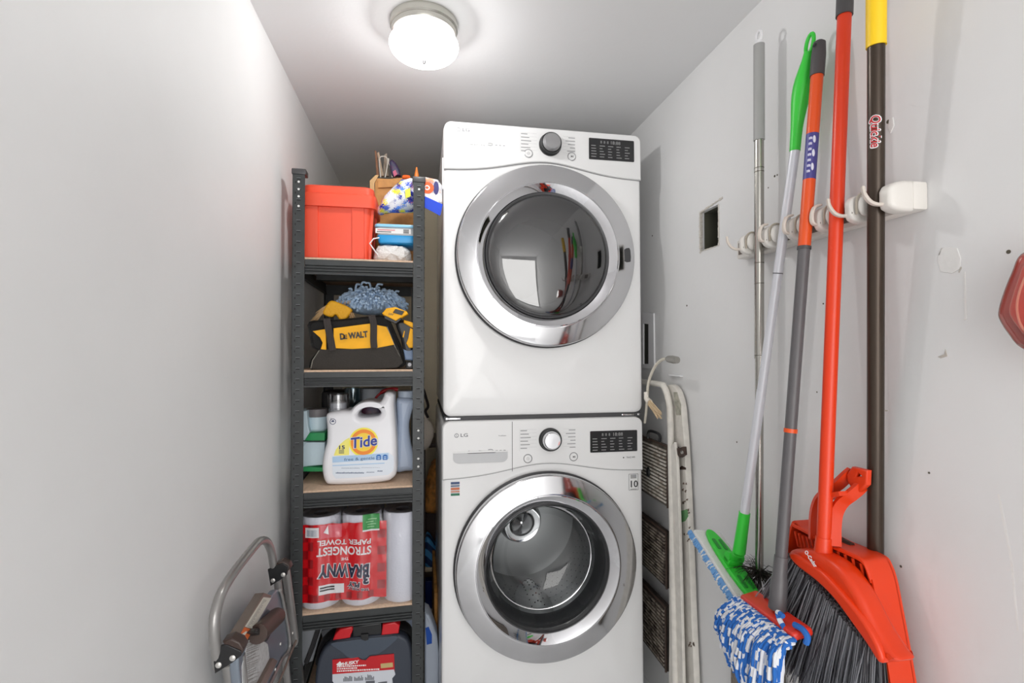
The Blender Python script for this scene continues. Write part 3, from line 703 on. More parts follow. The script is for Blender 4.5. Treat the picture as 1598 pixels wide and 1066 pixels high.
part(t, 'emblem', b, [M('orange_disc', (238, 92, 32), .4), M('navy_disc', (52, 48, 110), .4), m_wp], 'orange disc emblem')

# ------------------------------------------------------------------ shelf 2: tool bag, duster, yellow tools
z0 = BZ[1]; yt = 1.675
t = thing('tool_bag', 'yellow and black canvas tool bag with two straps on the second shelf', 'tool bag', (P(557, 575, Y=yt).x, yt+.07, z0))
m_cv = M('charcoal_canvas', (52, 48, 44), .85, bump=.4, bs=260); m_cvb = M('black_canvas', (32, 31, 31), .85, bump=.3, bs=260)
m_yel = M('tool_yellow', (250, 180, 8), .6, var=.06, vs=20)
o = [(482, 502), (512, 500), (545, 497), (572, 494), (598, 492), (606, 497), (617, 521), (627, 545), (632, 566), (622, 574), (560, 577), (500, 578), (484, 576), (485, 562), (496, 548), (492, 545), (486, 540), (483, 522)]
ol = py_(o, yt); b = B(); rs = []
cx_ = sum(p[0] for p in ol)/len(ol)
fine = [(p.x, p.y) for p in catmull([V((a, c, 0)) for a, c in ol], 3, True)]
for dy, k in ((0.012, .94), (.004, .985), (0, 1.0), (.002, 1.0), (.06, 1.0), (.12, .98), (.128, .9)):
    rs.append([V((cx_+(a-cx_)*k, yt+dy, (z0+.08)+(c-z0-.08)*k)) for a, c in fine])
b.rings(rs)
for v in b.bm.verts: v.co.z = max(v.co.z, z0+.0004)
part(t, 'body', b, m_cvb)
def sl(a, c): return P(a, c, Y=yt)
def plate(t, name, pts, d, m, lab=None, y=None, bev=.0012, sm=0):
    y = yt if y is None else y
    o_ = py_(pts, y)
    if sm: o_ = [(p.x, p.y) for p in catmull([V((a, c, 0)) for a, c in o_], sm, True)]
    b = B(); b.prism(o_, FY(y+.003), d+.003, bev); return part(t, name, b, m, lab)
plate(t, 'lower_panel', [(500, 545), (560, 544.5), (615, 539.5), (622, 547), (629, 566), (620, 574), (560, 577), (496, 577.5), (484, 575), (487, 562)], .006, m_cv, 'charcoal lower panel')
plate(t, 'yellow_panel', [(488.5, 517), (509, 513.5), (509.6, 546), (501, 545), (504, 535), (500, 527)], .0065, m_yel, 'yellow panel')
plate(t, 'yellow_panel', [(521, 512.5), (578, 505), (582, 543), (550, 544.8), (521, 543.5)], .0065, m_yel, 'yellow panel')
plate(t, 'yellow_panel', [(586, 507), (603, 510), (609, 522), (615.5, 538), (588, 543.3)], .0065, m_yel, 'yellow panel')
b = B(); b.tube([P(x, y, Y=yt-.007) for x, y in [(485, 575), (488, 562), (498, 547)]], .0012, 6); part(t, 'piping', b, M('pale_piping', (150, 146, 136), .6)); b = B(); b.tube([P(x, y, Y=yt-.005) for x, y in [(604, 510), (616, 540), (624, 556)]], .0012, 6); part(t, 'piping', b, M('pale_piping', (150, 146, 136), .6))
m_web = M('strap_webbing', (62, 56, 54), .8, bump=.5, bs=300, wave=120)
for pts in ([(510, 499), (514, 520), (517, 535), (519, 547)], [(580, 493), (583, 506), (583, 530), (584, 543)]):
    b = B(); c_ = [P(x, y, Y=yt-.011) for x, y in pts]; c_ = [c_[0]+V((0, .03, .002))]+c_
    b.tube(catmull(c_, 5), 1, flat=(V((1, 0, 0)), .0105, .0015, 1)); part(t, 'strap', b, m_web)
b = B(); c_ = P(552, 524, Y=yt-.010); ang = math.atan2(.0185, .33)
Ft = FY(yt-.0098) @ Matrix.Translation((c_.x, c_.z, 0)) @ Matrix.Rotation(R(6), 4, 'Z')
b.text('D  WALT', Ft, .0185, .0006, bold=.06, wid=.085); b.text('E', Ft @ Matrix.Translation((-.0262, -.002, 0)), .0125, .0006, bold=.055, wid=.0105)
lt = part(t, 'lettering', b, m_blk, 'black lettering')
# light blue chenille mop head
dc = P(580, 468, Y=1.80)
b = B(); rn = random.Random(11); b.ball(dc+V((0, .0, -.012)), (.098, .055, .042), u=24, v=12, m=0)
for k in range(520):
    th = rn.uniform(0, 2*math.pi); cz = rn.uniform(-.35, 1); sr = math.sqrt(1-cz*cz)
    d = V((sr*math.cos(th), sr*math.sin(th), cz))
    if d.y > .55: continue
    p = dc+V((d.x*.094, d.y*.052, d.z*.038-.010)); q = V((d.x, d.y*1.2, d.z*.8+rn.uniform(-.3, .1)-.25)).normalized()
    L_ = rn.uniform(.018, .030); mid = p+q*L_*.5; end = p+q*L_+V((rn.uniform(-.004, .004), 0, -.008))
    b.tube([p, mid, end, end+q*.001], [.0036, .0042, .0042, .0022], 6)
for x, y, dx in [(557, 441, 8), (566, 438, 10), (576, 439, -9), (590, 441, 12), (618, 452, 8), (548, 448, -6)]:
    p = P(x, y, Y=1.80); b.tube(catmull([p+V((-dx*.0007, 0, -.035)), p+V((-dx*.0004, 0, -.014)), p+V((0, 0, -.006)), p-V((0, 0, .005))+V((dx*.0009, 0, -.001)), p+V((dx*.0013, 0, -.008))], 3), .0036, 6)
solo('duster', 'pale blue chenille duster lying on top of the yellow tool bag', 'duster', b, M('chenille_blue', (188, 214, 242), .95, var=.15, vs=60), dc)
# yellow fringed brush
yk = 1.735
t = thing('scrub_brush', 'yellow brush with tan fringed edge, left of the pale blue duster', 'brush', P(525, 497, Y=yk))
o = [(p.x, p.y) for p in catmull([V((a, c, 0)) for a, c in py_([(507, 485), (517, 471), (530, 473), (550, 483), (547, 492), (541, 499), (532, 500), (526, 492), (519, 496), (508, 492)], yk)], 4, True)]
b = B(); b.prism(o, FY(yk), .03, .006); part(t, 'block', b, M('brush_yellow', (236, 172, 24), .6, bump=.6, bs=160))
b = B(); rn = random.Random(4)
for k in range(150):
    u = rn.random()
    if u < .5: a = V((507+11*u*2, 487-17*u*2)); d = V((-16-8*rn.random(), 13+8*rn.random()))
    elif u < .8: a = V((545+rn.random()*6, 486+rn.random()*10)); d = V((2+3*rn.random(), 5+6*rn.random()))
    else: a = V((518+rn.random()*30, 472+rn.random()*10)); d = V((0, -2-rn.random()*2))
    yy = yk-.003-.022*rn.random(); b.tube([P(a.x, a.y, Y=yy), P(a.x+d.x*.6, a.y+d.y*.55, Y=yy-.004), P(a.x+d.x, a.y+d.y, Y=yy-.002)], [.0012, .001, .0006], 4)
o = part(t, 'bristles', b, M('tan_bristle', (190, 156, 112), .8), 'tan bristles')
# black power tool with yellow battery, and a yellow drill body
yk = 1.70
t = thing('battery_charger', 'yellow and black battery block on the right of the tool bag, upper one', 'battery', P(615, 500, Y=yk))
b = B(); b.prism(py_([(596, 489), (603, 481), (617, 479), (635, 486), (637, 490), (625, 497), (618, 502), (600, 494)], yk-.05), FY(yk), .05, .005); part(t, 'shell', b, m_yel)
b = B(); b.prism(py_([(617, 482), (631, 486), (627, 492), (613, 488)], yk-.052), FY(yk-.049), .003, .001); b.prism(py_([(600, 492), (618, 501), (626, 496), (627, 499), (618, 506), (600, 498)], yk-.04), FY(yk-.03), .022, .002); part(t, 'contact_plate', b, m_blk)
b = B(); c_ = P(610, 490.5, Y=yk-.052); b.text('20V', FY(yk-.0502) @ Matrix.Translation((c_.x, c_.z, 0)) @ Matrix.Rotation(R(-12), 4, 'Z'), .006, .0004, bold=.02, wid=.016); part(t, 'lettering', b, m_blk)
yk = 1.665
t = thing('power_drill', 'black and yellow cordless drill standing at the right end of the second shelf', 'drill', P(637, 575, Y=yk))
b = B(); b.prism([(p.x, p.y) for p in catmull([V((a, c, 0)) for a, c in py_([(618, 505), (628, 500), (646, 505), (648, 520), (646, 545), (640, 552), (630, 548), (626, 530)], yk+.03)], 3, True)], FY(yk+.06), .05, .010); part(t, 'housing', b, m_blk, 'black housing')
for pts in ([(630, 499), (646, 504), (648, 514), (640, 510), (630, 504)], [(640, 512), (648, 515), (647, 543), (638, 543), (634, 536), (637, 528)]):
    b = B(); b.prism(py_(pts, yk+.002), FY(yk+.012), .012, .003); part(t, 'yellow_cover', b, m_yel, 'yellow cover')
b = B()
for a in range(0, 360, 60): pass
c_ = P(632, 524, Y=yk); b.prism(py_([(628, 526), (630.5, 516), (632, 517), (630, 527)], yk+.008), FY(yk+.012), .004, .001); part(t, 'trim_line', b, m_yel)
b = B(); b.prism(py_([(629, 545), (646, 545), (647, 563), (632, 562)], yk+.02), FY(yk+.05), .04, .006); part(t, 'grip', b, M('blue_grey_plastic', (110, 130, 160), .5), 'blue grey grip')
b = B(); x_ = P(638, 565, Y=yk+.03); b.bx(x_.x-.010, x_.x+.018, yk+.005, yk+.055, z0+.0004, x_.z+.002, bev=.004); b.lathe([(0, 0), (.006, 0), (.006, .002), (0, .002)], axframe((x_.x+.003, yk+.005, z0+.015), (0, -1, 0)), 16, m=1); part(t, 'battery_pack', b, [m_blk, M('grey_cap', (170, 170, 175), .5)])

# ------------------------------------------------------------------ shelf 3: detergent and bottles
z0 = BZ[2]
yd = 1.690
def smooth_px(pts, y, n=4): return [(p.x, p.y) for p in catmull([V((a, c, 0)) for a, c in py_(pts, y)], n, True)]
t = thing('detergent_bottle', 'large white laundry detergent bottle with yellow and orange emblem on the third shelf', 'bottle', (P(560, 757, Y=yd).x, yd+.06, z0))
out = [(508.5, 648), (520, 643), (536, 641), (546, 641), (553, 634), (565, 628), (578, 626), (592, 628), (598, 620), (600, 614), (608, 612), (615, 616), (615, 632), (617, 660), (619, 690), (619.5, 715), (619, 738), (612, 748), (600, 753), (560, 757), (520, 758), (508, 755), (502.5, 740), (502, 722), (505, 705), (509, 690), (509.5, 670)]
hole = [(558, 648), (562, 641), (570, 637), (581, 636.5), (590, 639), (594, 645), (590, 650), (578, 652), (562, 652.5)]
b = B(); b.prism([smooth_px(out, yd), smooth_px(hole, yd)], FY(yd+.125), .125, .018, seg=5)
for v in b.bm.verts: v.co.z = max(v.co.z, z0+.0003)
m_ppl = M('bottle_white', (238, 238, 242), .32, coat=.2)
part(t, 'body', b, m_ppl)
cc = P(528, 641, Y=yd+.055); F = axframe((cc.x, yd+.055, cc.z-.004), (0, 0, 1))
b = B(); b.lathe([(0, 0), (.030, 0), (.031, .004), (.031, .012), (.0345, .014), (.034, .058), (.032, .060), (0, .060)], F, 36); part(t, 'measuring_cap', b, glassy('clear_cap', (216, 218, 222), .12, .08), 'clear measuring cap')
b = B(); b.lathe([(0, 0), (.0265, 0), (.026, .030), (.018, .034), (0, .034)], F, 30); part(t, 'spout', b, m_wp)
b = B(); b.prism([[(cc.x-.008+.0095*math.cos(R(a)), P(519, 658, Y=yd).z+.0095*math.sin(R(a))) for a in range(0, 360, 15)], [(cc.x-.008+.0078*math.cos(R(a)), P(519, 658, Y=yd).z+.0078*math.sin(R(a))) for a in range(0, 360, 15)]], FY(yd-.0001), .0006)
b.prism([(cc.x-.013, P(519, 658, Y=yd).z-.001), (cc.x-.003, P(519, 658, Y=yd).z-.001), (cc.x-.006, P(519, 658, Y=yd).z+.005), (cc.x-.011, P(519, 658, Y=yd).z+.003)], FY(yd-.0001), .0006)
part(t, 'seal_mark', b, M('navy_print', (34, 46, 96), .5))
def dec(nm, pts, m, y, lab=None, n=0, par=None):
    b = B(); b.prism(smooth_px(pts, yd, n) if n else py_(pts, yd), FY(y), .0005); return part(par or t, nm, b, m, lab)
bl = dec('label', [(518, 712), (570, 709), (606, 706), (614, 712), (615, 722), (614, 734), (606, 741), (560, 745), (524, 747), (519, 740)], M('label_white', (226, 234, 244), .4), yd-.0002)
dec('blue_band', [(519, 713), (545, 711), (606, 707), (607, 716), (519, 722)], M('label_blue', (176, 206, 236), .4), yd-.0006, 'pale blue band', par=bl)
dec('label_line', [(519, 726), (600, 722), (600, 723.5), (519, 727.5)], M('label_blue', 0), yd-.0006, par=bl)
b = B(); a0 = P(522, 711, Y=yd); r_ = P(545, 711, Y=yd).x-a0.x
pts = [(a0.x, a0.z), (a0.x+r_, a0.z+.002)]+[(a0.x+r_-r_*1.0*(1-math.cos(R(a)))*1.0, a0.z+.066*math.sin(R(a))) for a in range(20, 91, 10)]
b.prism(py_([(521, 711), (524, 702), (530, 694), (538, 687), (545, 683), (545, 710)], yd), FY(yd-.0004), .0005); part(bl, 'yellow_corner', b, M('label_yellow', (246, 236, 120), .4), 'yellow corner patch')
b = B(); q = P(533, 698.5, Y=yd); b.text('15', FY(yd-.0012) @ Matrix.Translation((q.x, q.z, 0)), .0115, .0003, bold=.04, wid=.0175)
for k in range(3): b.prism([(q.x-.008, q.z-.010-.0042*k), (q.x+.008, q.z-.010-.0042*k), (q.x+.008, q.z-.008-.0042*k), (q.x-.008, q.z-.008-.0042*k)], FY(yd-.0008), .0004)
part(bl, 'small_lettering', b, M('navy_print', 0))
ec = P(567.5, 690, Y=yd); Fe = FY(yd-.0004) @ Matrix.Translation((ec.x, ec.z, 0))
def disc(r, d, z, m, hole=None):
    b_ = B(); o1 = [(r*math.cos(R(a)), r*1.02*math.sin(R(a))) for a in range(0, 360, 8)]
    b_.prism([o1]+([[(hole*math.cos(R(a)), hole*math.sin(R(a))) for a in range(0, 360, 8)]] if hole else []), Fe @ Matrix.Translation((0, 0, z)), d); return b_
em = part(bl, 'emblem', disc(.0455, .0006, 0, 0), M('emblem_yellow', (252, 236, 70), .4), 'yellow and orange ring emblem')
part(em, 'orange_ring', disc(.040, .0005, .0006, 0, .0295), M('emblem_orange', (244, 140, 30), .4)); part(em, 'centre_disc', disc(.029, .0004, .0006, 0), M('emblem_light', (253, 214, 60), .4))
b = B(); b.text('Tide', Fe @ Matrix.Translation((0, 0, .0018)) @ Matrix.Rotation(R(6), 4, 'Z'), .0335, .0004, bold=.065, wid=.086, shear=.12); part(em, 'lettering_outline', b, m_wp)
b = B(); b.text('Tide', Fe @ Matrix.Translation((0, 0, .0026)) @ Matrix.Rotation(R(6), 4, 'Z'), .033, .0005, bold=.03, wid=.080, shear=.12); part(em, 'lettering', b, M('tide_blue', (22, 48, 150), .4), 'deep blue lettering')
b = B(); q = P(561, 716, Y=yd); b.text('free & gentle', FY(yd-.0014) @ Matrix.Translation((q.x, q.z, 0)) @ Matrix.Rotation(R(1.5), 4, 'Z'), .0092, .0003, wid=.094); part(bl, 'small_lettering', b, M('steel_blue_print', (80, 110, 150), .5))
b = B()
for px in (591, 601):
    q = P(px, 713.5, Y=yd); b.prism([[(q.x+a*.0082, q.z+c*.0085) for a, c in ((-.9, -1), (.9, -1), (.9, .6), (.4, 1), (-.4, 1), (-.9, .6))], [(q.x+a*.0082, q.z+c*.0085) for a, c in ((-.5, .0), (.5, .0), (.5, .35), (-.5, .35))], [(q.x+a*.0082, q.z+c*.0085) for a, c in ((-.5, -.7), (.5, -.7), (.5, -.25), (-.5, -.25))]], FY(yd-.0010), .0004)
part(bl, 'pack_icon', b, M('icon_blue', (40, 110, 190), .5))
b = B(); rn = random.Random(9)
for (xa, xb, yy, hh) in ((533, 562, 731, .0018), (564, 592, 730, .001), (524, 568, 739, .0055), (572, 583, 737.5, .003), (589, 595, 736, .005)):
    x = xa
    while x < xb:
        q = P(x, yy, Y=yd); wd = .0022+rn.random()*.003; b.prism([(q.x, q.z), (q.x+wd, q.z), (q.x+wd, q.z+hh*(.6+.4*rn.random())), (q.x, q.z+hh*.6)], FY(yd-.0010), .0003); x += (wd+.0012)*485
part(bl, 'fine_print', b, M('fine_print_grey', (110, 124, 150), .5))
# bluish white bottle on the right behind, second one between
t = thing('bottle', 'bluish white bottle at the right end of the third shelf behind the detergent', 'bottle', P(632, 736, Y=1.80))
b = B(); b.prism(smooth_px([(618, 626), (625, 621), (640, 622), (646, 628), (642, 645), (638, 665), (640, 690), (645, 715), (645, 734), (632, 737), (617, 736), (617, 700), (619, 660)], 1.80), FY(1.88), .08, .02, seg=4)
for v in b.bm.verts: v.co.z = max(v.co.z, z0+.0003)
part(t, 'body', b, M('bottle_blue_white', (196, 212, 236), .35)); b = B(); q = P(632, 621, Y=1.80); b.lathe([(0, 0), (.026, 0), (.026, .026), (.024, .028), (0, .028)], axframe((q.x, 1.84, q.z-.006), (0, 0, 1)), 28); part(t, 'cap', b, M('cap_blue_white', (200, 214, 232), .4))
t = thing('brush', 'dish brush with curved dark red handle behind the white detergent bottle', 'brush', P(600, 640, Y=1.815))
b = B(); b.tube(catmull([P(x, y, Y=1.835) for x, y in [(584, 625), (590, 617), (600, 610), (612, 607), (621, 608)]], 5), [.004]*8+[.0065]*13, 10); part(t, 'handle', b, M('dark_red_plastic', (168, 14, 26), .3))
b = B(); q = P(606, 617, Y=1.835); b.lathe([(0, -.14), (.012, -.14), (.012, 0), (.008, .006), (0, .006)], axframe(q, (0, 0, 1)), 16); part(t, 'neck', b, M('teal_grey', (70, 104, 106), .5))
for (pxs, yy, m_, lab, ty) in (((536, 545, 603, 760), 1.93, glassy('clear_tumbler', (196, 214, 220), .12, .1), 'clear plastic tumbler behind the detergent cap on the third shelf', 'tumbler'),):
    q = P(551, 640, Y=yy); q.z = z0; zt = P(551, 606, Y=yy).z
    b = B(); b.lathe([(0, 0), (.028, 0), (.033, zt-z0), (.031, zt-z0), (.026, .003), (0, .003)], axframe(q, (0, 0, 1)), 28); solo(ty, lab, 'tumbler', b, m_, q)
q = P(583, 640, Y=1.99); q.z = z0; b = B(); zt = P(580, 606, Y=1.98).z; b.lathe([(0, 0), (.052, 0), (.054, .01), (.054, zt-z0-.01), (.05, zt-z0), (0, zt-z0)], axframe(q, (0, 0, 1)), 36); solo('canister', 'pale grey round canister at the back of the third shelf behind the red brush', 'canister', b, M('pale_canister', (196, 204, 212), .4), q)
b = B(); q = P(528, 609, Y=2.0); zt = q.z; b.bx(q.x-.055, q.x+.04, 1.96, 2.06, z0, zt, bev=.01); solo('dark_box', 'dark box at the back of the third shelf behind the detergent cap', 'box', b, m_blk, (q.x, 2.0, z0))
# white box with green bands at the left
yk = 1.76
t = thing('food_container', 'white and green plastic container at the left end of the third shelf', 'container', P(480, 735, Y=yk))
b = B(); b.prism(py_([(466, 642), (479, 641), (481, 666), (484, 676), (478, 690), (474, 696), (466, 697)], yk+.0), FY(yk+.10), .10, .003); part(t, 'upper_body', b, M('pale_aqua_plastic', (206, 226, 236), .4)); b = B(); b.prism(py_([(466, 690), (507, 690), (506, 726), (480, 728), (466, 735)], yk+.004), FY(yk+.10), .095, .004); part(t, 'body', b, M('pale_aqua_plastic', (206, 226, 236), .4))
b = B(); b.prism(py_([(475, 688), (483, 675.5), (507, 675.5), (507, 688)], yk-.004), FY(yk+.1), .105, .002); part(t, 'green_band', b, M('mid_green', (30, 150, 84), .4), 'green band'); b = B(); b.prism(py_([(466, 735.5), (474, 729), (504, 730), (504, 736), (466, 736)], yk-.004), FY(yk+.1), .105, .001)
for v in b.bm.verts: v.co.z = max(v.co.z, z0+.0003)
part(t, 'green_band', b, M('mid_green', (30, 150, 84), .4), 'green bands')
b = B(); b.prism(py_([(466, 687.5), (507, 687.5), (507, 689.3), (466, 689.3)], yk-.005), FY(yk+.1), .106); part(t, 'dark_seam', b, M('dark_green', (14, 56, 40), .5))
q = P(494, 675, Y=yk+.05); zt = P(494, 650, Y=yk+.05).z; b = B(); b.lathe([(0, 0), (.031, 0), (.031, .010), (.034, .012), (.034, zt-q.z), (0, zt-q.z)], axframe((q.x, yk+.056, q.z), (0, 0, 1)), 28); part(t, 'upper_tub', b, MC['pale_aqua_plastic'])
b = B(); b.lathe([(0, zt-q.z+.0003), (.034, zt-q.z+.0003), (.036, zt-q.z+.004), (.034, zt-q.z+.026), (0, zt-q.z+.026)], axframe((q.x, yk+.056, q.z), (0, 0, 1)), 28); part(t, 'grey_lid', b, M('grey_lid', (120, 116, 118), .5), 'grey lid')

# ------------------------------------------------------------------ shelf 4: pack of paper towels
z0 = BZ[3]
m_roll = M('paper_roll', (232, 234, 242), .9, bump=.25, bs=140)
rr_ = .0625; hR = .283; yr = 1.725
xs_ = [-.318, -.190, -.0615]
t = thing('paper_towel_pack', 'red wrapped pack of white paper towel rolls lying upside down on the fourth shelf', 'paper towels', (xs_[1], yr+.06, z0))
for j in range(2):
    for i in range(3):
        F = axframe((xs_[i], yr+j*.127, z0), (0, 0, 1)); b = B()
        b.lathe([(.022, .002), (rr_-.004, 0), (rr_-.001, .004), (rr_-.001, hR-.004), (rr_-.004, hR), (.022, hR-.002)], F, 48, loop=True); part(t, 'roll', b, m_roll)
def fy(x):
    """front of the stretched wrapper at x"""
    y = 9
    for c in xs_:
        d = abs(x-c)
        if d < rr_: y = min(y, yr-math.sqrt(rr_*rr_-d*d))
    return min(y, yr-.0535) - .001
def wpatch(b, x0, x1, z0_, z1_, off, m=0, nx=None, wob=0):
    nx = nx or max(2, int((x1-x0)/.006))
    def f(u, v):
        x = x0+(x1-x0)*u; z = z0_+(z1_-z0_)*v
        k = NZ.noise(V((x*24, z*24, 1)))*.002 + abs(NZ.noise(V((x*9+z*14, z*9-x*12, 5))))*.003
        return V((x, fy(x)-off-k, z + (wob*(NZ.noise(V((x*30, v*3, 2)))) )))
    b.grid(f, nx, max(2, int(abs(z1_-z0_)/.008)), m)
xa, xb = -.378, P(603, 860, Y=1.665).x
wz0, wz1 = z0+.022, z0+.262
m_lab = M('wrapper_red', (226, 20, 30), .25, coat=.4)
b = B(); wpatch(b, xa, xb, wz0, wz1, .0015, 0, wob=.004); wr_ = part(t, 'wrapper_label', b, m_lab, 'red printed wrapper')
b = B(); s_ = (wz1-wz0)/9
for k in range(9):
    if k % 2 == 1:
        wpatch(b, xa, -.345, wz0+s_*k, wz0+s_*(k+1), .0022); wpatch(b, xb-.028, xb-.003, wz0+s_*k, wz0+s_*(k+1), .0022)
    else:
        wpatch(b, -.345, -.330, wz0+s_*k, wz0+s_*(k+1), .0022); 
for k in range(14):
    x = -.33+k*.0165
    if k % 2 == 0 and x+.0165 < xb-.03:
        wpatch(b, x, x+.0165, wz0+.004, wz0+.024, .0022)
        if k > 9: wpatch(b, x, x+.0165, wz1-.03, wz1-.008, .0022)
part(wr_, 'check_pattern', b, M('wrapper_dark_red', (168, 12, 22), .28, coat=.4), 'darker red check')
def wtext(s, px, py, h, wid, m, lift, bold=.02, rot=0, par=None, name='lettering', ext=.0003):
    q = P(px, py, Y=1.664); F0 = Matrix.Translation((q.x, 0, q.z)) @ frame((0, 0, 0), (-1, 0, 0), (0, 0, -1)) @ Matrix.Rotation(R(rot), 4, 'Z')
    def wp(p): 
        k = NZ.noise(V((p.x*24, p.z*24, 1)))*.002 + abs(NZ.noise(V((p.x*9+p.z*14, p.z*9-p.x*12, 5))))*.003
        return V((p.x, fy(p.x)-k-lift-(p.y if abs(p.y) < .01 else 0)*.5, p.z))
    b = B(); b.text(s, F0, h, ext, bold=bold, wid=wid, warp=wp); return part(par or wr_, name, b, m)
m_wt = M('print_white', (246, 244, 244), .4); m_nv = M('print_navy', (30, 34, 66), .4)
px1 = 1/480
wtext('BRAWNY', 538, 889.5, .0385, .158, m_wt, .0030, .10, -3, name='lettering_outline'); wtext('BRAWNY', 538, 889.5, .0375, .150, m_nv, .0042, .055, -3)
wtext('STRONGEST', 537.5, 859, .0250, .163, m_wt, .0032, .035, -1.5); wtext('PAPER TOWEL', 538, 845.5, .0155, .160, m_wt, .0032, .035, -1.5)
wtext('THE', 538, 872.5, .0085, .022, m_wt, .0032, .03)
wtext('3', 571.5, 903, .026, .0215, m_wt, .0030, .14, -3, name='lettering_outline'); wtext('3', 571.5, 903, .0245, .018, m_nv, .0042, .07, -3)
wtext('PLY', 553, 911, .0150, .040, m_wt, .0030, .14, -4, name='lettering_outline'); wtext('PLY', 553, 911, .0140, .036, m_nv, .0042, .06, -4)
wtext('THE ONLY', 560, 918.5, .0075, .066, m_wt, .0030, .10, -8, name='lettering_outline'); wtext('THE ONLY', 560, 918.5, .0068, .062, m_nv, .0042, .03, -8)
def qx(a): return P(a, 860, Y=1.664).x
def qz(a): return P(540, a, Y=1.664).z
b = B(); wpatch(b, qx(476), qx(498), qz(836), qz(820.5), .0028); part(wr_, 'barcode_patch', b, m_wt, 'white barcode patch')
b = B(); x = 478.5; rn = random.Random(12)
while x < 494: wpatch(b, qx(x), qx(x+.5+rn.random()*.7), qz(834), qz(824), .0036, nx=2); x += 1.5+rn.random()*.6
part(wr_, 'barcode', b, M('barcode_grey', (120, 140, 160), .5))
b = B(); wpatch(b, qx(566), qx(592), qz(829), qz(804.5), .0026, 0); wpatch(b, qx(566), qx(592), qz(831), qz(828.5), .0030, 1); gp = part(wr_, 'green_patch', b, [M('leaf_green', (28, 152, 58), .4), m_wt], 'green patch')
b = B(); rn = random.Random(2)
for k in range(4): wpatch(b, qx(571+rn.random()*3), qx(582+rn.random()*6), qz(813+k*4), qz(811.6+k*4), .0034, nx=2)
part(gp, 'print_marks', b, M('pale_green', (150, 214, 150), .5))
b = B(); wpatch(b, qx(498), qx(537), qz(925), qz(910.5), .0028); part(wr_, 'white_patch', b, m_wt, 'white printed patch')
b = B()
for k in range(2): wpatch(b, qx(500), qx(522), qz(915.5+k*4), qz(913.3+k*4), .0036, nx=4)
part(wr_, 'print_marks', b, m_ink2)
b = B(); wpatch(b, qx(500), qx(533), qz(838), qz(818), .0026); part(wr_, 'pink_patch', b, M('wrapper_pink', (232, 90, 104), .3), 'pink printed panel')
b = B()
for pts in ([(505, 829), (512, 818), (513, 832)],): 
    o_ = [(qx(a), qz(c)) for a, c in pts]; b.prism(o_, FY(fy(qx(509))-.0062), .0006)
part(wr_, 'white_mark', b, m_wt)
# clear film over the whole pack
b = B()
def ff(u, v):
    x = -.378+.378*u; z = z0+.002+v*(hR+.003-.002)
    k = NZ.noise(V((x*24, z*24, 1)))*.002 + abs(NZ.noise(V((x*9+z*14, z*9-x*12, 5))))*.003
    return V((x, fy(x)-.0058-k-abs(NZ.noise(V((x*40, z*12+x*30, 9))))*.0025, z))
b.grid(ff, 90, 50)
b.grid(lambda u, v: V((-.378+.378*u, (fy(-.378+.378*u)-.006)*(1-v)+v*(yr+.19), z0+hR+.004+.004*NZ.noise(V((u*18, v*12, 3)))-.010*v*(1-v)*0)), 60, 14)
part(t, 'clear_film', b, glassy('pack_film', (246, 246, 248), .03, .10), 'clear plastic film')

# ------------------------------------------------------------------ shelf 5: tool case and what stands behind it
z0 = BZ[4]; yc = 1.668
t = thing('tool_case', 'charcoal tool case with red latches and printed label on the bottom shelf', 'tool case', (P(568, 1100, Y=yc).x, yc+.05, z0))
top_z = P(560, 993, Y=yc).z
def case_px(pts): 
    return [(p.x, p.y) for p in catmull([V((a, c, 0)) for a, c in py_(pts, yc)], 4, True)]
zb_px = 1152
o = case_px([(493, 1045), (500, 1022), (513, 1006), (532, 998.5), (568, 994), (605, 990), (625, 992), (638, 1002), (644, 1022), (646, 1060), (645, zb_px-10), (636, zb_px), (560, zb_px+2), (500, zb_px), (492, zb_px-10), (491, 1080)])
b = B(); b.prism(o, FY(yc+.11), .11, .010, seg=3)
for v in b.bm.verts: v.co.z = max(v.co.z, z0+.0003)
part(t, 'shell', b, M('case_charcoal', (56, 62, 74), .5, bump=.1, bs=300))
b = B(); o = case_px([(516, 1004), (540, 999.5), (568, 996), (600, 993), (621, 992.5), (612, 1004), (592, 1019), (578, 1021), (572, 1026), (566, 1028), (560, 1025), (545, 1026), (532, 1016)]); b.prism(o, FY(yc), .004, .0015); part(t, 'raised_panel', b, M('case_slate', (70, 80, 94), .45))
b = B(); ho = P(570, 985, Y=yc)
b.tube(catmull([P(x, y, Y=yc+.05) for x, y in [(497, 1030), (503, 1005), (517, 990), (540, 981), (570, 977), (600, 973), (625, 975), (640, 985), (645, 1010)]], 5), .012, 10, flat=(V((0, 1, 0)), 2.4, .7)); part(t, 'edge_band', b, m_blk, 'black edge band')
b = B(); b.prism(py_([(549, 978), (595, 972), (597, 990), (551, 995)], yc), FY(yc+.07), .07, .004); b.prism(py_([(563, 990), (575, 989), (575, 998), (570, 1000), (564, 998)], yc-.004), FY(yc), .006, .001); part(t, 'handle', b, m_blk, 'black handle')
for pts in ([(519, 1000), (523, 990), (531, 982), (549, 978), (551, 982), (546, 996)], [(595, 992), (597, 975), (616, 971), (624, 976), (622, 989)]):
    b = B(); b.prism(py_(pts, yc-.008), FY(yc+.05), .058, .004); part(t, 'latch', b, M('latch_red', (206, 22, 34), .35), 'red latch')
LB = [(519, 1029), (559, 1025), (563, 1029), (571, 1030), (577, 1024), (592, 1022), (615, 1020), (616, 1050), (519, 1054)]
b = B(); b.prism(py_(LB, yc), FY(yc), .0030, .0004); lr = part(t, 'label_top', b, M('label_red', (200, 24, 34), .4), 'red label top')
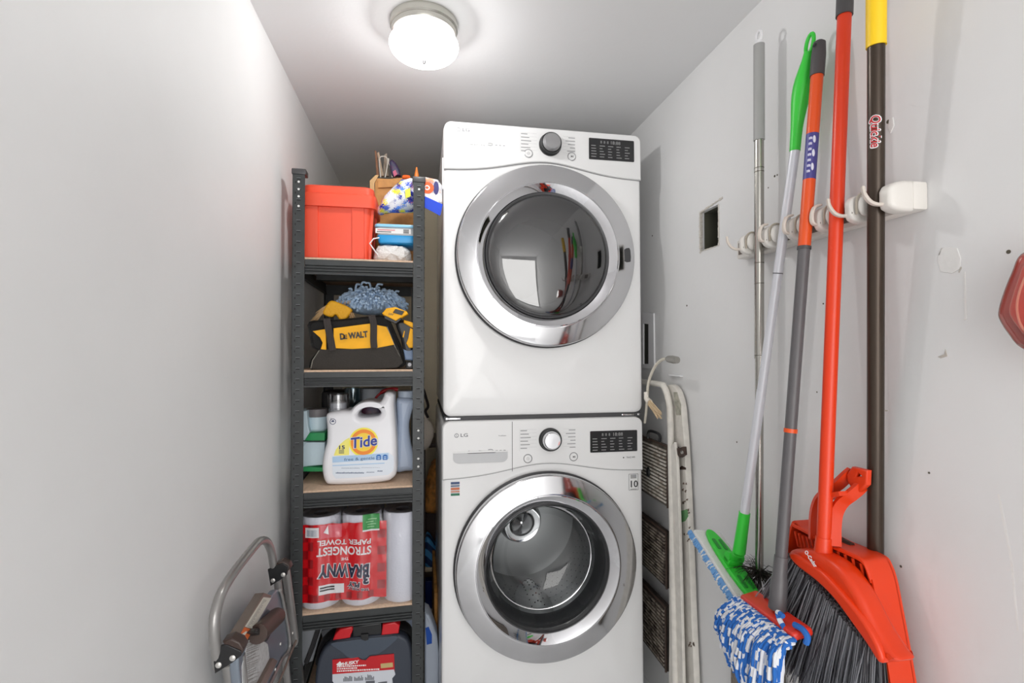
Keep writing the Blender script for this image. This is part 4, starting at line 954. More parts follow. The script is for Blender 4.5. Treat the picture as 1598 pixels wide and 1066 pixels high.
b = B(); b.prism(py_([(519, 1051.5), (615, 1044), (617, 1052), (612, 1058), (613, 1066), (622, 1074), (622, 1120), (519, 1124), (519, 1080), (526, 1072), (519, 1062)], yc), FY(yc), .0034, .0004); lw_ = part(t, 'label_sheet', b, M('label_paper', (214, 218, 226), .5), 'white label')
b = B(); q = P(547, 1034, Y=yc); b.text('HUSKY', FY(yc-.0032) @ Matrix.Translation((q.x, q.z, 0)) @ Matrix.Rotation(R(3), 4, 'Z'), .0098, .0004, bold=.05, wid=.050, shear=.1)
b.prism(py_([(525, 1036), (531, 1031), (533, 1034), (536, 1033), (533, 1038), (527, 1038)], yc), FY(yc-.0030), .0006)
rn = random.Random(8)
for (x_a, x_b, yy) in ((526, 570, 1040.5), (526, 555, 1044), (526, 590, 1047.6)):
    x = x_a
    while x < x_b:
        wd = 1.2+rn.random()*2.4; b.prism(py_([(x, yy-(x-526)*.05), (x+wd, yy-(x-526)*.05), (x+wd, yy-2-(x-526)*.05), (x, yy-2-(x-526)*.05)], yc), FY(yc-.0030), .0005); x += wd+.8
part(lr, 'lettering', b, m_wt)
b = B(); b.prism(py_([(594, 1035), (613, 1033), (613.5, 1040), (594.5, 1042)], yc), FY(yc-.0030), .0006); part(lr, 'gold_patch', b, M('gold_patch', (200, 176, 120), .5), 'gold patch')
b = B(); rn = random.Random(21)
for g in range(3):
    for k in range(8):
        xx = 536+g*17+k*1.8; yy = 1063-(xx-526)*.05; hh = 4+5*rn.random(); b.prism(py_([(xx, yy), (xx+1.2, yy), (xx+1.2, yy-hh), (xx, yy-hh)], yc), FY(yc-.0034), .0005)
b.prism(py_([(571, 1062), (585, 1061), (585, 1066), (571, 1068)], yc), FY(yc-.0034), .0005); b.prism(py_([(590, 1064), (604, 1062), (605, 1075), (590, 1076)], yc), FY(yc-.0034), .0005)
part(lw_, 'tool_pictures', b, M('tool_print', (96, 100, 108), .5))
q = P(634, 990, Y=1.86); b = B(); zt = P(634, 957, Y=1.86).z; q.z = z0
b.lathe([(0, 0), (.04, 0), (.042, .01), (.042, zt-z0-.035), (.03, zt-z0-.012), (.018, zt-z0), (0, zt-z0)], axframe(q, (0, 0, 1)), 30); solo('bottle', 'bluish white bottle behind the right end of the tool case on the bottom shelf', 'bottle', b, MC['bottle_blue_white'], q)
y_ = 1.78
b = B(); b.prism(py_([(466, 982), (494, 978), (503, 980), (497, 1000), (488, 1032), (476, 1036), (466, 1060), (466, 1160), (466, 1170)], y_), FY(y_+.012), .012, .002)
for v in b.bm.verts: v.co.z = max(v.co.z, z0+.0003)
t = thing('tray', 'grey flat tray with dark edge leaning at the left end of the bottom shelf', 'tray', P(480, 1100, Y=y_)); part(t, 'panel', b, M('tray_grey', (148, 152, 158), .5))
b = B(); b.tube([P(x, y, Y=y_-.004) for x, y in [(497, 980), (488, 1008), (478, 1034)]], .008, 8); part(t, 'edge', b, m_dkg, 'dark edge')
b = B(); b.prism(py_([(500, 985), (520, 980), (545, 975), (545, 1010), (510, 1020)], 1.95), FY(2.0), .05, .004)
b.bx(P(505, 1000, Y=1.95).x, P(543, 1000, Y=1.95).x, 1.955, 2.0, z0, P(505, 1000, Y=1.95).z); solo('white_carton', 'pale carton at the back of the bottom shelf behind the tool case', 'carton', b, M('carton_white', (190, 196, 204), .6), (P(520, 1000, Y=1.95).x, 1.97, z0))

# ------------------------------------------------------------------ items in the gap between shelving and machines, and the rack behind
t = thing('storage_rack', 'low dark metal rack behind the machines, seen through the gap beside the shelving unit', 'rack', (.24, 2.6, 0))
m_rk = M('rack_brown', (58, 42, 34), .5)
for z in (.185, .80):
    b = B(); b.bx(.005, .48, 2.46, 2.76, z-.022, z, bev=.003); part(t, 'rack_shelf', b, m_rk)
for x in (.47,):
    for y in (2.48, 2.74):
        b = B(); b.bx(x, x+.02, y-.01, y+.01, 0, 1.0); part(t, 'rack_post', b, m_rk)
for y in (2.47, 2.75):
    b = B(); b.bx(.0, .018, y-.008, y+.008, 0, .80); part(t, 'rack_post', b, m_rk)
b = B(); b.bx(.02, .18, 2.578, 2.72, .1855, .43, bev=.008); solo('dark_carton', 'dark brown carton on the low rack behind the striped shoe', 'carton', b, M('dark_brown', (50, 30, 22), .6), (.1, 2.6, .1855))
o = [(p.x, p.y) for p in catmull([V((a, c, 0)) for a, c in [(.02, .432), (.16, .432), (.17, .55), (.14, .66), (.09, .70), (.05, .66), (.015, .56)]], 5, True)]
b = crumple(o, 2.6, .16, 4, .010, 34)
for v in b.bm.verts: v.co.z = max(v.co.z, .4305)
solo('paper_bag', 'crumpled amber brown bag in the gap between shelving unit and machines', 'bag', b, M('amber_paper', (250, 172, 90), .35, var=.3, vs=30, bump=.8, bs=30), (.09, 2.6, .4305))
# striped shoe
b = B(); rs = []; sx0, sx1 = .022, .115
sp_ = [(2.455, .02, .05), (2.47, .034, .075), (2.50, .042, .095), (2.495+.03, .043, .11)]
b = B(); Lx = P(664, 850, Y=2.47).x; Rx = P(690, 860, Y=2.47).x+.02
o = [(p.x, p.y) for p in catmull([V((a, c, 0)) for a, c in [(Lx, .205), (Lx, .335), (Lx+.02, .345), (Lx+.045, .30), (Lx+.075, .265), (Rx, .245), (Rx+.005, .205)]], 5, True)]
t = thing('shoe', 'blue striped shoe with pale sole on the low rack in the gap', 'shoe', ((Lx+Rx)/2, 2.48, .1855))
m = bpy.data.materials.new('blue_stripe'); m.use_nodes = True; nt = m.node_tree
wv = nt.nodes.new('ShaderNodeTexWave'); wv.inputs['Scale'].default_value = 9; wv.bands_direction = 'DIAGONAL'; tc = nt.nodes.new('ShaderNodeTexCoord'); rp = nt.nodes.new('ShaderNodeValToRGB')
rp.color_ramp.elements[0].color = rgb((30, 60, 110)); rp.color_ramp.elements[1].color = rgb((80, 160, 220)); rp.color_ramp.elements[0].position = .4; rp.color_ramp.elements[1].position = .6
nt.links.new(tc.outputs['Object'], wv.inputs['Vector']); nt.links.new(wv.outputs['Fac'], rp.inputs[0]); nt.links.new(rp.outputs[0], nt.nodes['Principled BSDF'].inputs['Base Color'])
b = B(); b.prism(o, FY(2.56), .095, .02, seg=4); part(t, 'upper', b, m)
b = B(); b.prism(rrect(Lx-.004, .186, Rx+.010, .208, .008), FY(2.57), .11, .006); part(t, 'sole', b, M('cream_sole', (222, 204, 176), .6), 'pale sole')
# white cloth glove over the rack shelf
b = B(); o = [(p.x, p.y) for p in catmull([V((a, c, 0)) for a, c in py_([(652, 648), (664, 640), (670, 655), (676, 668), (677, 682), (673, 694), (666, 702), (652, 700)], 2.30)], 4, True)]
b = crumple(o, 2.32, .05, 8, .004, 40)
t = thing('cloth', 'white cloth hanging from a dark cord in the gap right of the shelving unit', 'cloth', P(664, 702, Y=2.32)); part(t, 'fabric', b, M('cloth_white', (226, 214, 200), .9, bump=.4, bs=90))
b = B(); b.tube(catmull([P(x, y, Y=2.30) for x, y in [(658, 600), (664, 618), (668, 634), (664, 642), (668, 652)]], 5), .006, 8); part(t, 'cord', b, M('cord_dark', (44, 34, 34), .7), 'dark cord')
b = B(); b.bx(.0195, .055, 2.485, 2.62, 0, .135, bev=.006); solo('blue_carton', 'deep blue carton on the floor under the rack in the gap', 'carton', b, M('deep_blue', (24, 52, 128), .4), (.04, 2.55, 0))
# jug poking out right of the bottom shelf
yj = 1.86
t = thing('jug', 'white jug with blue label standing between shelving unit and washing machine', 'jug', (.035, yj, 0))
o = [(.013, .002), (.062, .002), (.064, .02), (.064, .15), (.058, .21), (.040, .262), (.028, .29), (.013, .30)]
zj = P(668, 957, Y=yj).z; o = [(a, c/.30*zj) for a, c in o]
b = B(); b.prism(o, FY(yj+.09), .09, .010, seg=3); part(t, 'body', b, M('jug_white', (214, 224, 240), .4))
b = B(); b.prism(py_([(664, 980), (669, 978), (674, 990), (674, 1004), (666, 1006)], yj), FY(yj), .0015); part(t, 'label', b, M('label_cobalt', (32, 96, 206), .4), 'blue label')
b = B(); b.bx(.05, .062, 1.98, 2.40, 0, P(684, 925, Y=1.98).z, bev=.001); solo('wooden_board', 'tan wooden board standing on edge against the washing machine side', 'board', b, M('plywood', (196, 140, 72), .7, var=.2, vs=30), (.055, 2.2, 0))

# ------------------------------------------------------------------ folded step stool leaning at the left wall
def FL(x): return frame((x, 0, 0), (0, 1, 0), (0, 0, 1))
def pl_(pts, x): return [(p.y, p.z) for p in (P(a, c, X=x) for a, c in pts)]
m_st = M('stool_grey', (160, 158, 156), .3, .6); m_st2 = M('stool_panel', (138, 148, 160), .35, .45)
xs0 = -.392
t = thing('step_stool', 'folded grey metal step stool leaning on the left wall in front of the shelving', 'step stool', (xs0, 1.3, 0))
def Pz(a, c, x): return P(a, c, X=x)
hp = [(341, 1040), (337.5, 1016), (334.6, 990), (335, 965), (341, 938), (350, 917), (369, 888), (399, 850.5), (406, 844.5), (412, 843.5), (418, 848), (423.5, 862), (427, 884), (431, 905)]
b = B(); c_ = [Pz(a, c, xs0+.012) for a, c in hp]; b.tube(catmull(c_, 6), .0098, 14); part(t, 'handle', b, m_st, 'bent tube handle')
def leg(a, c, x0_, x1_, r, nm):
    p = Pz(a[0], a[1], x0_); q = Pz(c[0], c[1], x1_); d = (q-p); e = p+d*((p.z-.012)/(p.z-q.z)); b = B(); b.tube([p, e], r, 14); o_ = part(t, nm, b, m_st)
    b = B(); b.cyl(e+V((0, 0, .035)), e-V((0, 0, .012)), r*1.35, n=14); part(o_, 'foot_cap', b, m_blk, 'black foot cap')
leg((446, 888), (470, 1066), xs0+.012, xs0+.018, .0112, 'leg'); leg((355, 1035), (360, 1066), xs0+.006, xs0+.008, .0112, 'leg')
leg((374, 1022), (378, 1066), xs0+.022, xs0+.024, .0105, 'leg'); leg((433, 905), (449, 1066), xs0+.004, xs0+.004, .0100, 'leg')
for pts, kn_, bolts, yj_ in (([(331, 1014), (341, 1009), (354, 1006.5), (376, 1016), (376, 1024), (362, 1035), (335, 1052)], [(346, 1003), (360, 998), (374, 1004), (380, 1014), (377, 1022), (350, 1010)], [(341, 1038), (363, 1027)], Pz(341, 1020, xs0+.012).y-.016),
                        ([(417.6, 889), (430, 883), (441, 879), (450, 885), (448, 897), (438, 905), (422, 915)], [(430, 881), (440, 876.5), (450, 881), (453, 888), (449, 892), (438, 884)], [(426, 906), (442, 897)], Pz(429, 892, xs0+.012).y-.022)):
    b = B(); b.prism(py_(pts, yj_), FY(yj_+.006), .006, .0015); k_ = part(t, 'joint_bracket', b, m_blk, 'black plastic joint')
    b = B(); b.prism(py_(kn_, yj_), FY(yj_+.030), .028, .003); part(k_, 'joint_knuckle', b, M('knuckle_brown', (60, 44, 38), .4))
    for a, c in bolts:
        q = P(a, c, Y=yj_); b = B(); b.lathe([(.0055, -.003), (.0055, .0010), (.004, .002), (0, .0024)], axframe(q, (0, -1, 0)), 16); part(k_, 'bolt', b, M('bolt_pale', (206, 204, 200), .35, .6), 'pale bolt')
# platform: edge strip with labels, blue grey underside panel
xp = xs0+.034
b = B(); st = [(413, 925), (425, 929), (383, 1004), (368, 1000)]
b.prism(pl_(st, xp), FL(xp-.022), .022, .003); pf = part(t, 'platform_edge', b, M('stool_taupe', (132, 118, 108), .4, .4))
b = B(); b.prism(pl_([(411, 932), (423, 933.5), (395, 982), (382, 978)], xp), FL(xp), .0008); lb = part(pf, 'label', b, M('label_ivory', (222, 218, 206), .6), 'ivory label')
b = B(); rn = random.Random(6)
for k in range(26):
    u = .06+k*.035; a = V((416.5-29*u, 934+47*u)); wd = 2+3.5*rn.random()
    b.prism(pl_([(a.x-3.5, a.y-1.2), (a.x-3.5+wd, a.y-1.2+.3*wd), (a.x-3.8+wd, a.y-.7+.3*wd), (a.x-3.8, a.y-.7)], xp+.0008), FL(xp+.0008), .0003)
part(lb, 'label_print', b, M('label_grey', (150, 146, 140), .6))
b = B(); b.prism(pl_([(381, 979), (394, 983), (383, 1003), (369, 1000)], xp), FL(xp), .0008); part(pf, 'warning_label', b, M('label_orange', (226, 112, 52), .6), 'orange label')
b = B(); b.prism(pl_([(377, 990), (384, 985), (386, 986), (380, 994)], xp+.0008), FL(xp+.0008), .0003); part(pf, 'warning_mark', b, M('label_ivory', 0))
b = B(); o = [(p.x, p.y) for p in catmull([V((a, c, 0)) for a, c in pl_([(426, 928), (437, 921), (441, 935), (446, 960), (451, 990), (452, 1008), (449, 1020), (440, 1030), (424, 1066), (400, 1110), (380, 1100), (372, 1020), (386, 1003)], xp-.004)], 3, True)]
b.prism(o, FL(xp-.022), .018, .004); pn = part(t, 'platform_panel', b, m_st2, 'blue grey platform underside')
b = B(); b.tube(catmull([P(x, y, X=xp) for x, y in [(437, 921), (441, 935), (446, 960), (451, 990), (452, 1008), (448, 1020), (440, 1030), (425, 1062), (408, 1095)]], 4), .0045, 8); part(pn, 'panel_rim', b, m_st)
b = B(); o = pl_([(387, 1000), (400, 992), (418, 1005), (421, 1028), (409, 1050), (400, 1072), (396, 1100), (380, 1100), (378, 1040)], xp-.003)
b.prism(o, FL(xp-.005), .002, .0005); sl_ = part(pn, 'instruction_label', b, M('label_silver', (206, 206, 206), .6, var=.1, vs=120), 'pale instruction label')
b = B(); rn = random.Random(14)
for k in range(22):
    y = 1002+k*3.2; x0_ = 385+2*rn.random(); x1_ = 396+12*rn.random()
    b.prism(pl_([(x0_, y+2), (x1_, y-5), (x1_, y-4.3), (x0_, y+2.7)], xp-.001), FL(xp-.0028), .0004)
part(sl_, 'label_print', b, M('label_grey', 0))
b = B(); a0 = P(402, 990, X=xp+.012); a1 = P(432, 962, X=xp+.012); b.tube([a0, a1], .020, 18); b.tube([a1, a1+(a1-a0)*.12], [.020, .012], 18)
part(t, 'rubber_roller', b, M('roller_brown', (66, 48, 40), .45), 'dark brown rubber piece')
b = B(); b.prism(pl_([(395, 987), (402, 980), (422, 990), (416, 1001), (413, 996)], xp+.014), FL(xp-.004), .02, .003); part(t, 'catch', b, m_blk, 'black catch')
b = B(); b.prism(pl_([(427, 1027), (434, 1031), (412, 1075), (402, 1075)], xp+.006), FL(xp-.012), .018, .002); part(t, 'step_edge', b, MC['stool_taupe'])
b = B(); b.tube([P(462, 1000, X=xp), P(434, 1068, X=xp), P(424, 1090, X=xp)], .0032, 8); part(t, 'brace_rod', b, M('stool_taupe', 0))
for a, c in ((438, 1005), (440, 966), (430, 1045), (457, 988)):
    q = P(a, c, X=xp-.002); b = B(); b.lathe([(.004, 0), (.0035, .002), (0, .003)], axframe(q-V((.001, 0, 0)), (1, 0, 0)), 12); part(pn, 'rivet', b, MC['bolt_pale'], 'pale rivet')

# ------------------------------------------------------------------ old white step ladder folded beside the machines
xl = .800
m_lad = M('ladder_white', (224, 220, 212), .5, var=.05, vs=40); m_tr = M('tread_rust', (46, 36, 30), .7, var=.4, vs=20); m_rib = M('tread_rib', (214, 210, 202), .5, var=.5, vs=45, c2=(150, 138, 124))
t = thing('step_ladder', 'old white folding step ladder with ribbed treads between dryer and right wall', 'ladder', (xl, 1.7, 0))
pa = P(1054, 1066, X=xl-.01); pt_ = P(1046, 640, X=xl)
yA = pt_.y; yB_ = yA+.42; zt = P(1030, 600, X=xl).z
def up(y): return V((xl, y, 0))
fr_ = [V((xl-.012, pa.y-.01, .0))] + [V((xl-.012+(.012)*u, (pa.y-.01)+(yA-pa.y+.01)*u, zt*u*.9)) for u in (.35, .7, 1)]
arc = [V((xl, yA+.062*(1-math.cos(R(a))), zt*.9+(zt*.1+.0)*math.sin(R(a)))) for a in (30, 55, 75, 90)]
b = B(); b.tube(catmull(fr_+arc+[V((xl, yA+.2, zt)), V((xl, yB_-.06, zt)), V((xl, yB_-.01, zt-.03)), V((xl, yB_, zt-.12)), V((xl, yB_, .4)), V((xl, yB_, 0))], 4), .0105, 12, flat=(V((0, 1, 0)), 1, 1)); part(t, 'front_frame', b, m_lad)
# flat stile of the front frame
b = B(); b.prism(px_([(1043.5, 700), (1052, 690), (1056, 720), (1060, 830), (1066, 1066), (1067, 1110), (1043, 1110), (1044, 1000)], xl-.006), FX(xl+.004), .010, .002); part(t, 'front_stile', b, m_lad)
# rear frame: wide flat rail that rounds over at the top
b = B(); b.prism([(p.x, p.y) for p in catmull([V((a, c, 0)) for a, c in px_([(1054, 690), (1050, 650), (1046, 622), (1040, 606), (1049, 600), (1058, 608), (1065, 630), (1068, 660), (1071, 700), (1076, 800), (1082, 960), (1086.5, 1110), (1068, 1110), (1066, 960), (1061, 800)], xl+.022)], 4, True)], FX(xl+.036), .020, .003); rs_ = part(t, 'rear_stile', b, m_lad)
b = B(); b.prism(px_([(1050, 612), (1056, 612), (1062, 632), (1062, 648), (1055, 648), (1052, 630)], xl+.014), FX(xl+.0165), .0012); part(rs_, 'worn_patch', b, M('worn_grey', (186, 184, 170), .8, var=.2, vs=60))
b = B(); b.prism(px_([(1059, 812), (1060, 798), (1072, 795), (1073, 806), (1069, 813), (1061, 816)], xl+.014), FX(xl+.0165), .0012); part(rs_, 'green_sticker', b, M('sticker_green', (108, 160, 108), .6), 'torn green sticker')
b = B(); rn = random.Random(17)
for k in range(26):
    yy = rn.choice([745, 760, 775, 790, 822, 832, 840, 700, 1000])+rn.random()*10; xx = 1061+(yy-700)*.04+rn.random()*9
    b.prism(px_([(xx, yy), (xx+1+2*rn.random(), yy-1), (xx+1+rn.random()*2, yy+1+3*rn.random()), (xx-.5, yy+2)], xl+.0155), FX(xl+.0165), .0008)
part(rs_, 'paint_chips', b, M('chip_brown', (120, 104, 92), .9))
b = B(); b.prism(px_([(1053, 696), (1060, 700), (1068, 697), (1069, 710), (1063, 714), (1059, 710), (1058, 702)], xl+.006), FX(xl+.014), .014, .002); hg = part(t, 'hinge', b, M('rust_brown', (62, 46, 38), .6), 'rusty hinge')
q = P(1063.5, 706, X=xl-.008); b = B(); b.lathe([(.0052, -.004), (.0048, .001), (0, .002)], axframe(q, (-1, 0, 0)), 14); part(hg, 'rivet', b, m_steel)
b = B(); b.prism(px_([(1058, 731), (1063, 727), (1069, 730), (1069, 733), (1058, 733)], xl+.013), FX(xl+.0165), .0015); part(rs_, 'bracket', b, MC['rust_brown'])
# treads: ribbed plates, folded flat
def tread(p_tl, p_tr, p_br, p_bl, dark):
    A, Bq, C, D = [P(a, c, X=xl+.004) for a, c in (p_tl, p_tr, p_br, p_bl)]
    dy = .24
    zslT = 0
    zt0 = (A.z*0+Bq.z); zb0 = C.z; yr_ = Bq.y
    b = B(); b.bx(xl-.006, xl+.014, yr_, yr_+.40, zb0, zt0, bev=.004); o_ = part(t, 'tread', b, m_tr if dark else M('tread_grey', (92, 84, 74), .6, var=.4, vs=30))
    b = B(); n_ = 15
    for k in range(n_):
        z = zb0+(zt0-zb0)*(.06+.9*k/n_); b.bx(xl-.010, xl-.004, yr_+.012, yr_+.39, z, z+(zt0-zb0)*.028)
    part(o_, 'tread_ribs', b, m_rib if not dark else M('tread_rib_rust', (150, 140, 128), .6, var=.7, vs=45, c2=(52, 40, 34)))
    b = B(); b.tube([V((xl-.007, yr_+.002, zb0)), V((xl-.007, yr_+.002, zt0)), V((xl-.007, yr_+.39, zt0))], .004, 8); part(o_, 'tread_edge', b, MC['rust_brown'])
tread((1010, 680), (1047, 697), (1046, 792), (1010, 760), False)
tread((1010, 815), (1045, 832), (1044, 918), (1010, 895), True)
tread((1010, 930), (1044, 948), (1043, 1047), (1010, 1015), True)
b = B(); hh_ = [P(x, y, X=xl-.012) for x, y in [(1011, 684), (1013, 673), (1026, 676), (1030, 682), (1029, 689)]]; b.tube(catmull(hh_, 4), .0048, 8); part(t, 'handle', b, m_blk, 'black handle')
q = P(1011.5, 737, X=xl-.012); b = B(); b.ball(q, (.006, .012, .018)); part(t, 'latch_knob', b, m_blk, 'black latch knob')
# cord with grey plug
b = B(); xc_ = xl-.03
t = thing('electric_cable', 'cream electric cable with grey plug arching over the white ladder beside the dryer', 'cable', P(1012, 640, X=xc_))
b.tube(catmull([P(x, y, X=xc_) for x, y in [(1006, 660), (1008.5, 640), (1010, 620), (1011.5, 600), (1017, 582), (1025, 568), (1034, 561), (1042, 560)]], 6), .0048, 10); part(t, 'cable', b, M('cable_cream', (214, 208, 194), .5))
a0, a1 = P(1040, 560, X=xc_), P(1057, 562, X=xc_); b = B(); b.tube([a0, a0.lerp(a1, .2), a0.lerp(a1, .6), a1], [.007, .012, .014, .012], 12, flat=(V((0, 0, 1)), .9, .8)); part(t, 'plug', b, M('plug_grey', (140, 138, 132), .45), 'grey plug')
t = thing('whisk_brush', 'small cream whisk brush hanging beside the dryer above the ladder tread', 'brush', P(1020, 640, X=xc_))
b = B(); a0, a1 = P(1009, 622, X=xc_-.018), P(1014, 628, X=xc_-.018); b.tube([P(1008, 612, X=xc_-.018), a0, a1], [.007, .009, .011], 10); part(t, 'grip', b, M('whisk_white', (226, 220, 210), .5))
b = B(); rn = random.Random(3)
for k in range(90):
    s0 = P(1011+rn.random()*5, 624+rn.random()*9, X=xc_-.018+rn.uniform(-.01, .01)); e0 = P(1024+rn.random()*9, 642+rn.random()*12-(0), X=xc_-.018+rn.uniform(-.014, .012)); b.tube([s0, s0.lerp(e0, .5)+V((0, 0, .003)), e0], [.0016, .0014, .001], 4)
part(t, 'bristles', b, M('bristle_cream', (214, 190, 156), .8))
# recessed outlet box on the right wall beside the dryer
t = thing('outlet_box', 'white rimmed wall box with dark inside, on the right wall behind the dryer edge', 'wall box', P(1013, 530, X=XR))
b = B(); o1 = px_([(1004, 487), (1022, 489), (1023, 575), (1004, 575)], XR); o2 = px_([(1006, 505), (1014, 506), (1014, 568), (1006, 568)], XR); b.prism([o1, o2], FX(XR), .006, .001); part(t, 'frame', b, m_wp)
b = B(); b.prism(o2, FX(XR-.0002), .0008); part(t, 'inside', b, M('box_inside', (44, 46, 40), .8), 'dark inside')
b = B(); b.prism(px_([(1048, 584), (1066, 586), (1066, 588), (1048, 587)], XR), FX(XR), .012, .001); b2 = b
solo('wall_bracket', 'small white bracket on the right wall under the grey plug', 'bracket', b, m_wp, P(1057, 586, X=XR), smooth=38)

# ------------------------------------------------------------------ mop and broom holder
y0_, y1_ = P(1449, 300, X=XR).y, P(1140, 370, X=.79).y
hzt, hzb = P(1450, 279, X=XR).z, P(1450, 331, X=XR).z
t = thing('broom_holder', 'white plastic wall holder with gripping slots and hooks on the right wall', 'broom holder', (XR, (y0_+y1_)/2, hzb))
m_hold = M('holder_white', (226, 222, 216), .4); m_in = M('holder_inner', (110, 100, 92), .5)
b = B(); b.bx(XR-.030, XR, y0_, y1_+.01, hzb+.004, hzt-.004, bev=.004); part(t, 'rail', b, m_hold)
b = B(); b.bx(XR-.0315, XR-.028, y0_+.07, y1_, hzb+.014, hzt-.012); part(t, 'slot_backing', b, m_in, 'dark slot backing')  # darker strip along the rail behind the gripping slots
NY = [P(px, 330, X=XR-.066).y for px in (1384, 1326, 1277, 1233, 1194, 1158)]
zm_ = (hzt+hzb)/2
for k, yn in enumerate(NY):
    wN = .020 if k else .032; yc_ = yn if k else (y0_+.0+yn+.018)/2
    b = B(); rs = []
    ya_, yb2 = (yc_-wN*.5, yc_+wN*.5) if k else (y0_+.002, yn+.016)
    for u, kz, ky in ((0, 1, 1), (.35, 1, 1), (.65, .92, .96), (.85, .78, .84), (.97, .55, .62), (1.0, .3, .4)):
        x = XR-.026-.046*u; hz = (hzt-hzb)/2*kz*.94; hy = (yb2-ya_)/2*ky; cyy = (ya_+yb2)/2+(yn-(ya_+yb2)/2)*u*.7
        rs.append([V((x, p[0], p[1])) for p in rrect(cyy-hy, zm_-.002*u-hz, cyy+hy, zm_-.002*u+hz, min(hy, hz)*.55, 5)])
    b.rings(rs); ho = part(t, 'holder_nose', b, m_hold)
    # hook
    xh = XR-.072; hk = [V((xh+.012, yn+.004, zm_-.010)), V((xh-.004, yn+.006, zm_-.013)), V((xh-.016, yn+.010, zm_-.008)), V((xh-.024, yn+.014, zm_+.006)), V((xh-.026, yn+.015, zm_+.020))]
    if k not in (0, 1, 5): hk = [V((xh+.010, yn, zm_-.012)), V((xh-.006, yn, zm_-.010)), V((xh-.009, yn, zm_+.005)), V((xh-.003, yn, zm_+.022)), V((xh+.012, yn, zm_+.028))]
    b = B(); b.tube(catmull(hk, 5), [.0042]*(len(hk)*5-9)+[.0038]*4+[.003], 8, flat=(V((0, 1, 0)), 1.25, .8)); part(ho, 'hook', b, M('hook_white', (218, 208, 198), .4))
    b = B(); b.lathe([(.004, 0), (.0035, .0015), (0, .002)], axframe(V((xh+.004, yn-.004, zm_-.010)), (-1, -.4, 0)), 12); part(ho, 'screw', b, M('screw_grey', (150, 142, 134), .4, .5))
    if k:   # gripping roller between this nose and the next slot
        b = B(); b.ball(V((XR-.052, yn-.019, zm_+.002)), (.014, .008, .020), u=16, v=10); ro = part(t, 'grip_roller', b, m_hold)
        b = B(); b.tube(catmull([V((XR-.064, yn-.013, zm_-.014)), V((XR-.066, yn-.016, zm_+.014)), V((XR-.056, yn-.020, zm_+.024)), V((XR-.040, yn-.022, zm_+.022))], 5), .0022, 6); part(ro, 'roller_spring', b, M('grip_beige', (176, 166, 152), .5))

# ------------------------------------------------------------------ things hanging in the holder
def pole(par, name, a, c, r, m, n=18, lab=None, r2=None):
    b = B(); b.cyl(a, c, r, r2, n); return part(par, name, b, m, lab)
def on(A, C, px_y):
    """point of the line A-C whose picture row is px_y"""
    lo_, hi_ = 0.0, 1.0
    def row(p): d = p-CAM; return 533-FPX*d.dot(UPV)/d.dot(FWD)
    for _ in range(40):
        m_ = (lo_+hi_)/2
        if row(A.lerp(C, m_)) < px_y: lo_ = m_
        else: hi_ = m_
    return A.lerp(C, lo_)
# telescopic duster pole
A = P(1184.5, 70, X=.795); C = P(1185, 900, X=.80)
t = thing('telescopic_pole', 'thin stainless telescopic pole with light grey grip and white hook, leftmost in the holder', 'pole', C)
pole(t, 'tube', on(A, C, 215), on(A, C, 560), .0108, m_steel); pole(t, 'lower_tube', on(A, C, 558), on(A, C, 900), .0092, m_steel)
pole(t, 'grip', A, on(A, C, 219), .0126, M('grip_light_grey', (158, 158, 157), .5), 20, 'light grey grip')
for y in (262, 268, 410, 442, 554): 
    p = on(A, C, y); b = B(); b.cyl(p, p-V((0, 0, .0016)), .0112, n=18); part(t, 'joint_ring', b, M('joint_dark', (120, 116, 108), .3, 1))
b = B(); p = on(A, C, 70); b.cyl(p, p+V((0, 0, .010)), .0118, .008, 18); ring_ = [p+V((0, .0095*math.sin(R(a)), .020+.013*math.cos(R(a)))) for a in range(-170, 171, 17)]
b.tube(ring_, .0036, 8); part(t, 'hook', b, m_wp, 'white hanging hook')
b = B(); rn = random.Random(31); e = on(A, C, 885)
for k in range(260):
    th = rn.uniform(0, 6.283); ph = rn.uniform(-.2, 1); d = V((math.cos(th)*.75, math.sin(th), -ph*.9)).normalized(); d.x = min(d.x, .35)
    b.tube([e+V((0, 0, -.02*rn.random())), e+d*.045+V((0, 0, -.002)), e+d*(.055+.03*rn.random())+V((0, 0, -.012))], [.0007, .0006, .0004], 3)
part(t, 'duster_bristles', b, M('bristle_dark', (40, 34, 30), .7), 'dark bristles')
# green flat mop
A = P(1266, 52, X=.806); C = P(1152, 872, X=.748)
t = thing('flat_mop', 'green and white flat mop with a long loop topped handle, second from left', 'mop', C)
m_grn = M('mop_green', (56, 206, 62), .38)
g0, g1 = on(A, C, 82), on(A, C, 236); b = B(); pts = [g0.lerp(g1, k/12) for k in range(13)]
rad = [.0088, .0105, .0135, .0165, .0180, .0180, .0168, .0150, .0132, .0120, .0114, .0110, .0108]
pts = [p + V((0, .006*math.sin(math.pi*k/12), 0)) for k, p in enumerate(pts)]
b.tube(pts, rad, 18); gr = part(t, 'grip', b, m_grn, 'green grip')
ax = (g0-g1).normalized(); b = B(); lp = [g0+ax*(.017+.020*math.cos(R(a)))+V((.0, -.0105*math.sin(R(a)), 0)) for a in range(0, 360, 20)]; b.tube(lp, .0040, 10, closed=True); part(gr, 'hanging_loop', b, m_grn)
m_pl_ = M('pole_white', (214, 216, 222), .35, .2)
pole(t, 'pole', on(A, C, 235), on(A, C, 426), .0100, m_pl_); pole(t, 'pole', on(A, C, 426), on(A, C, 608), .0098, m_pl_); pole(t, 'pole', on(A, C, 608), on(A, C, 802), .0105, m_pl_)
for y in (426, 608): p = on(A, C, y); b = B(); b.cyl(p, p+(C-A).normalized()*.002, .0103, n=18); part(t, 'joint_ring', b, M('joint_grey', (90, 92, 96), .5))
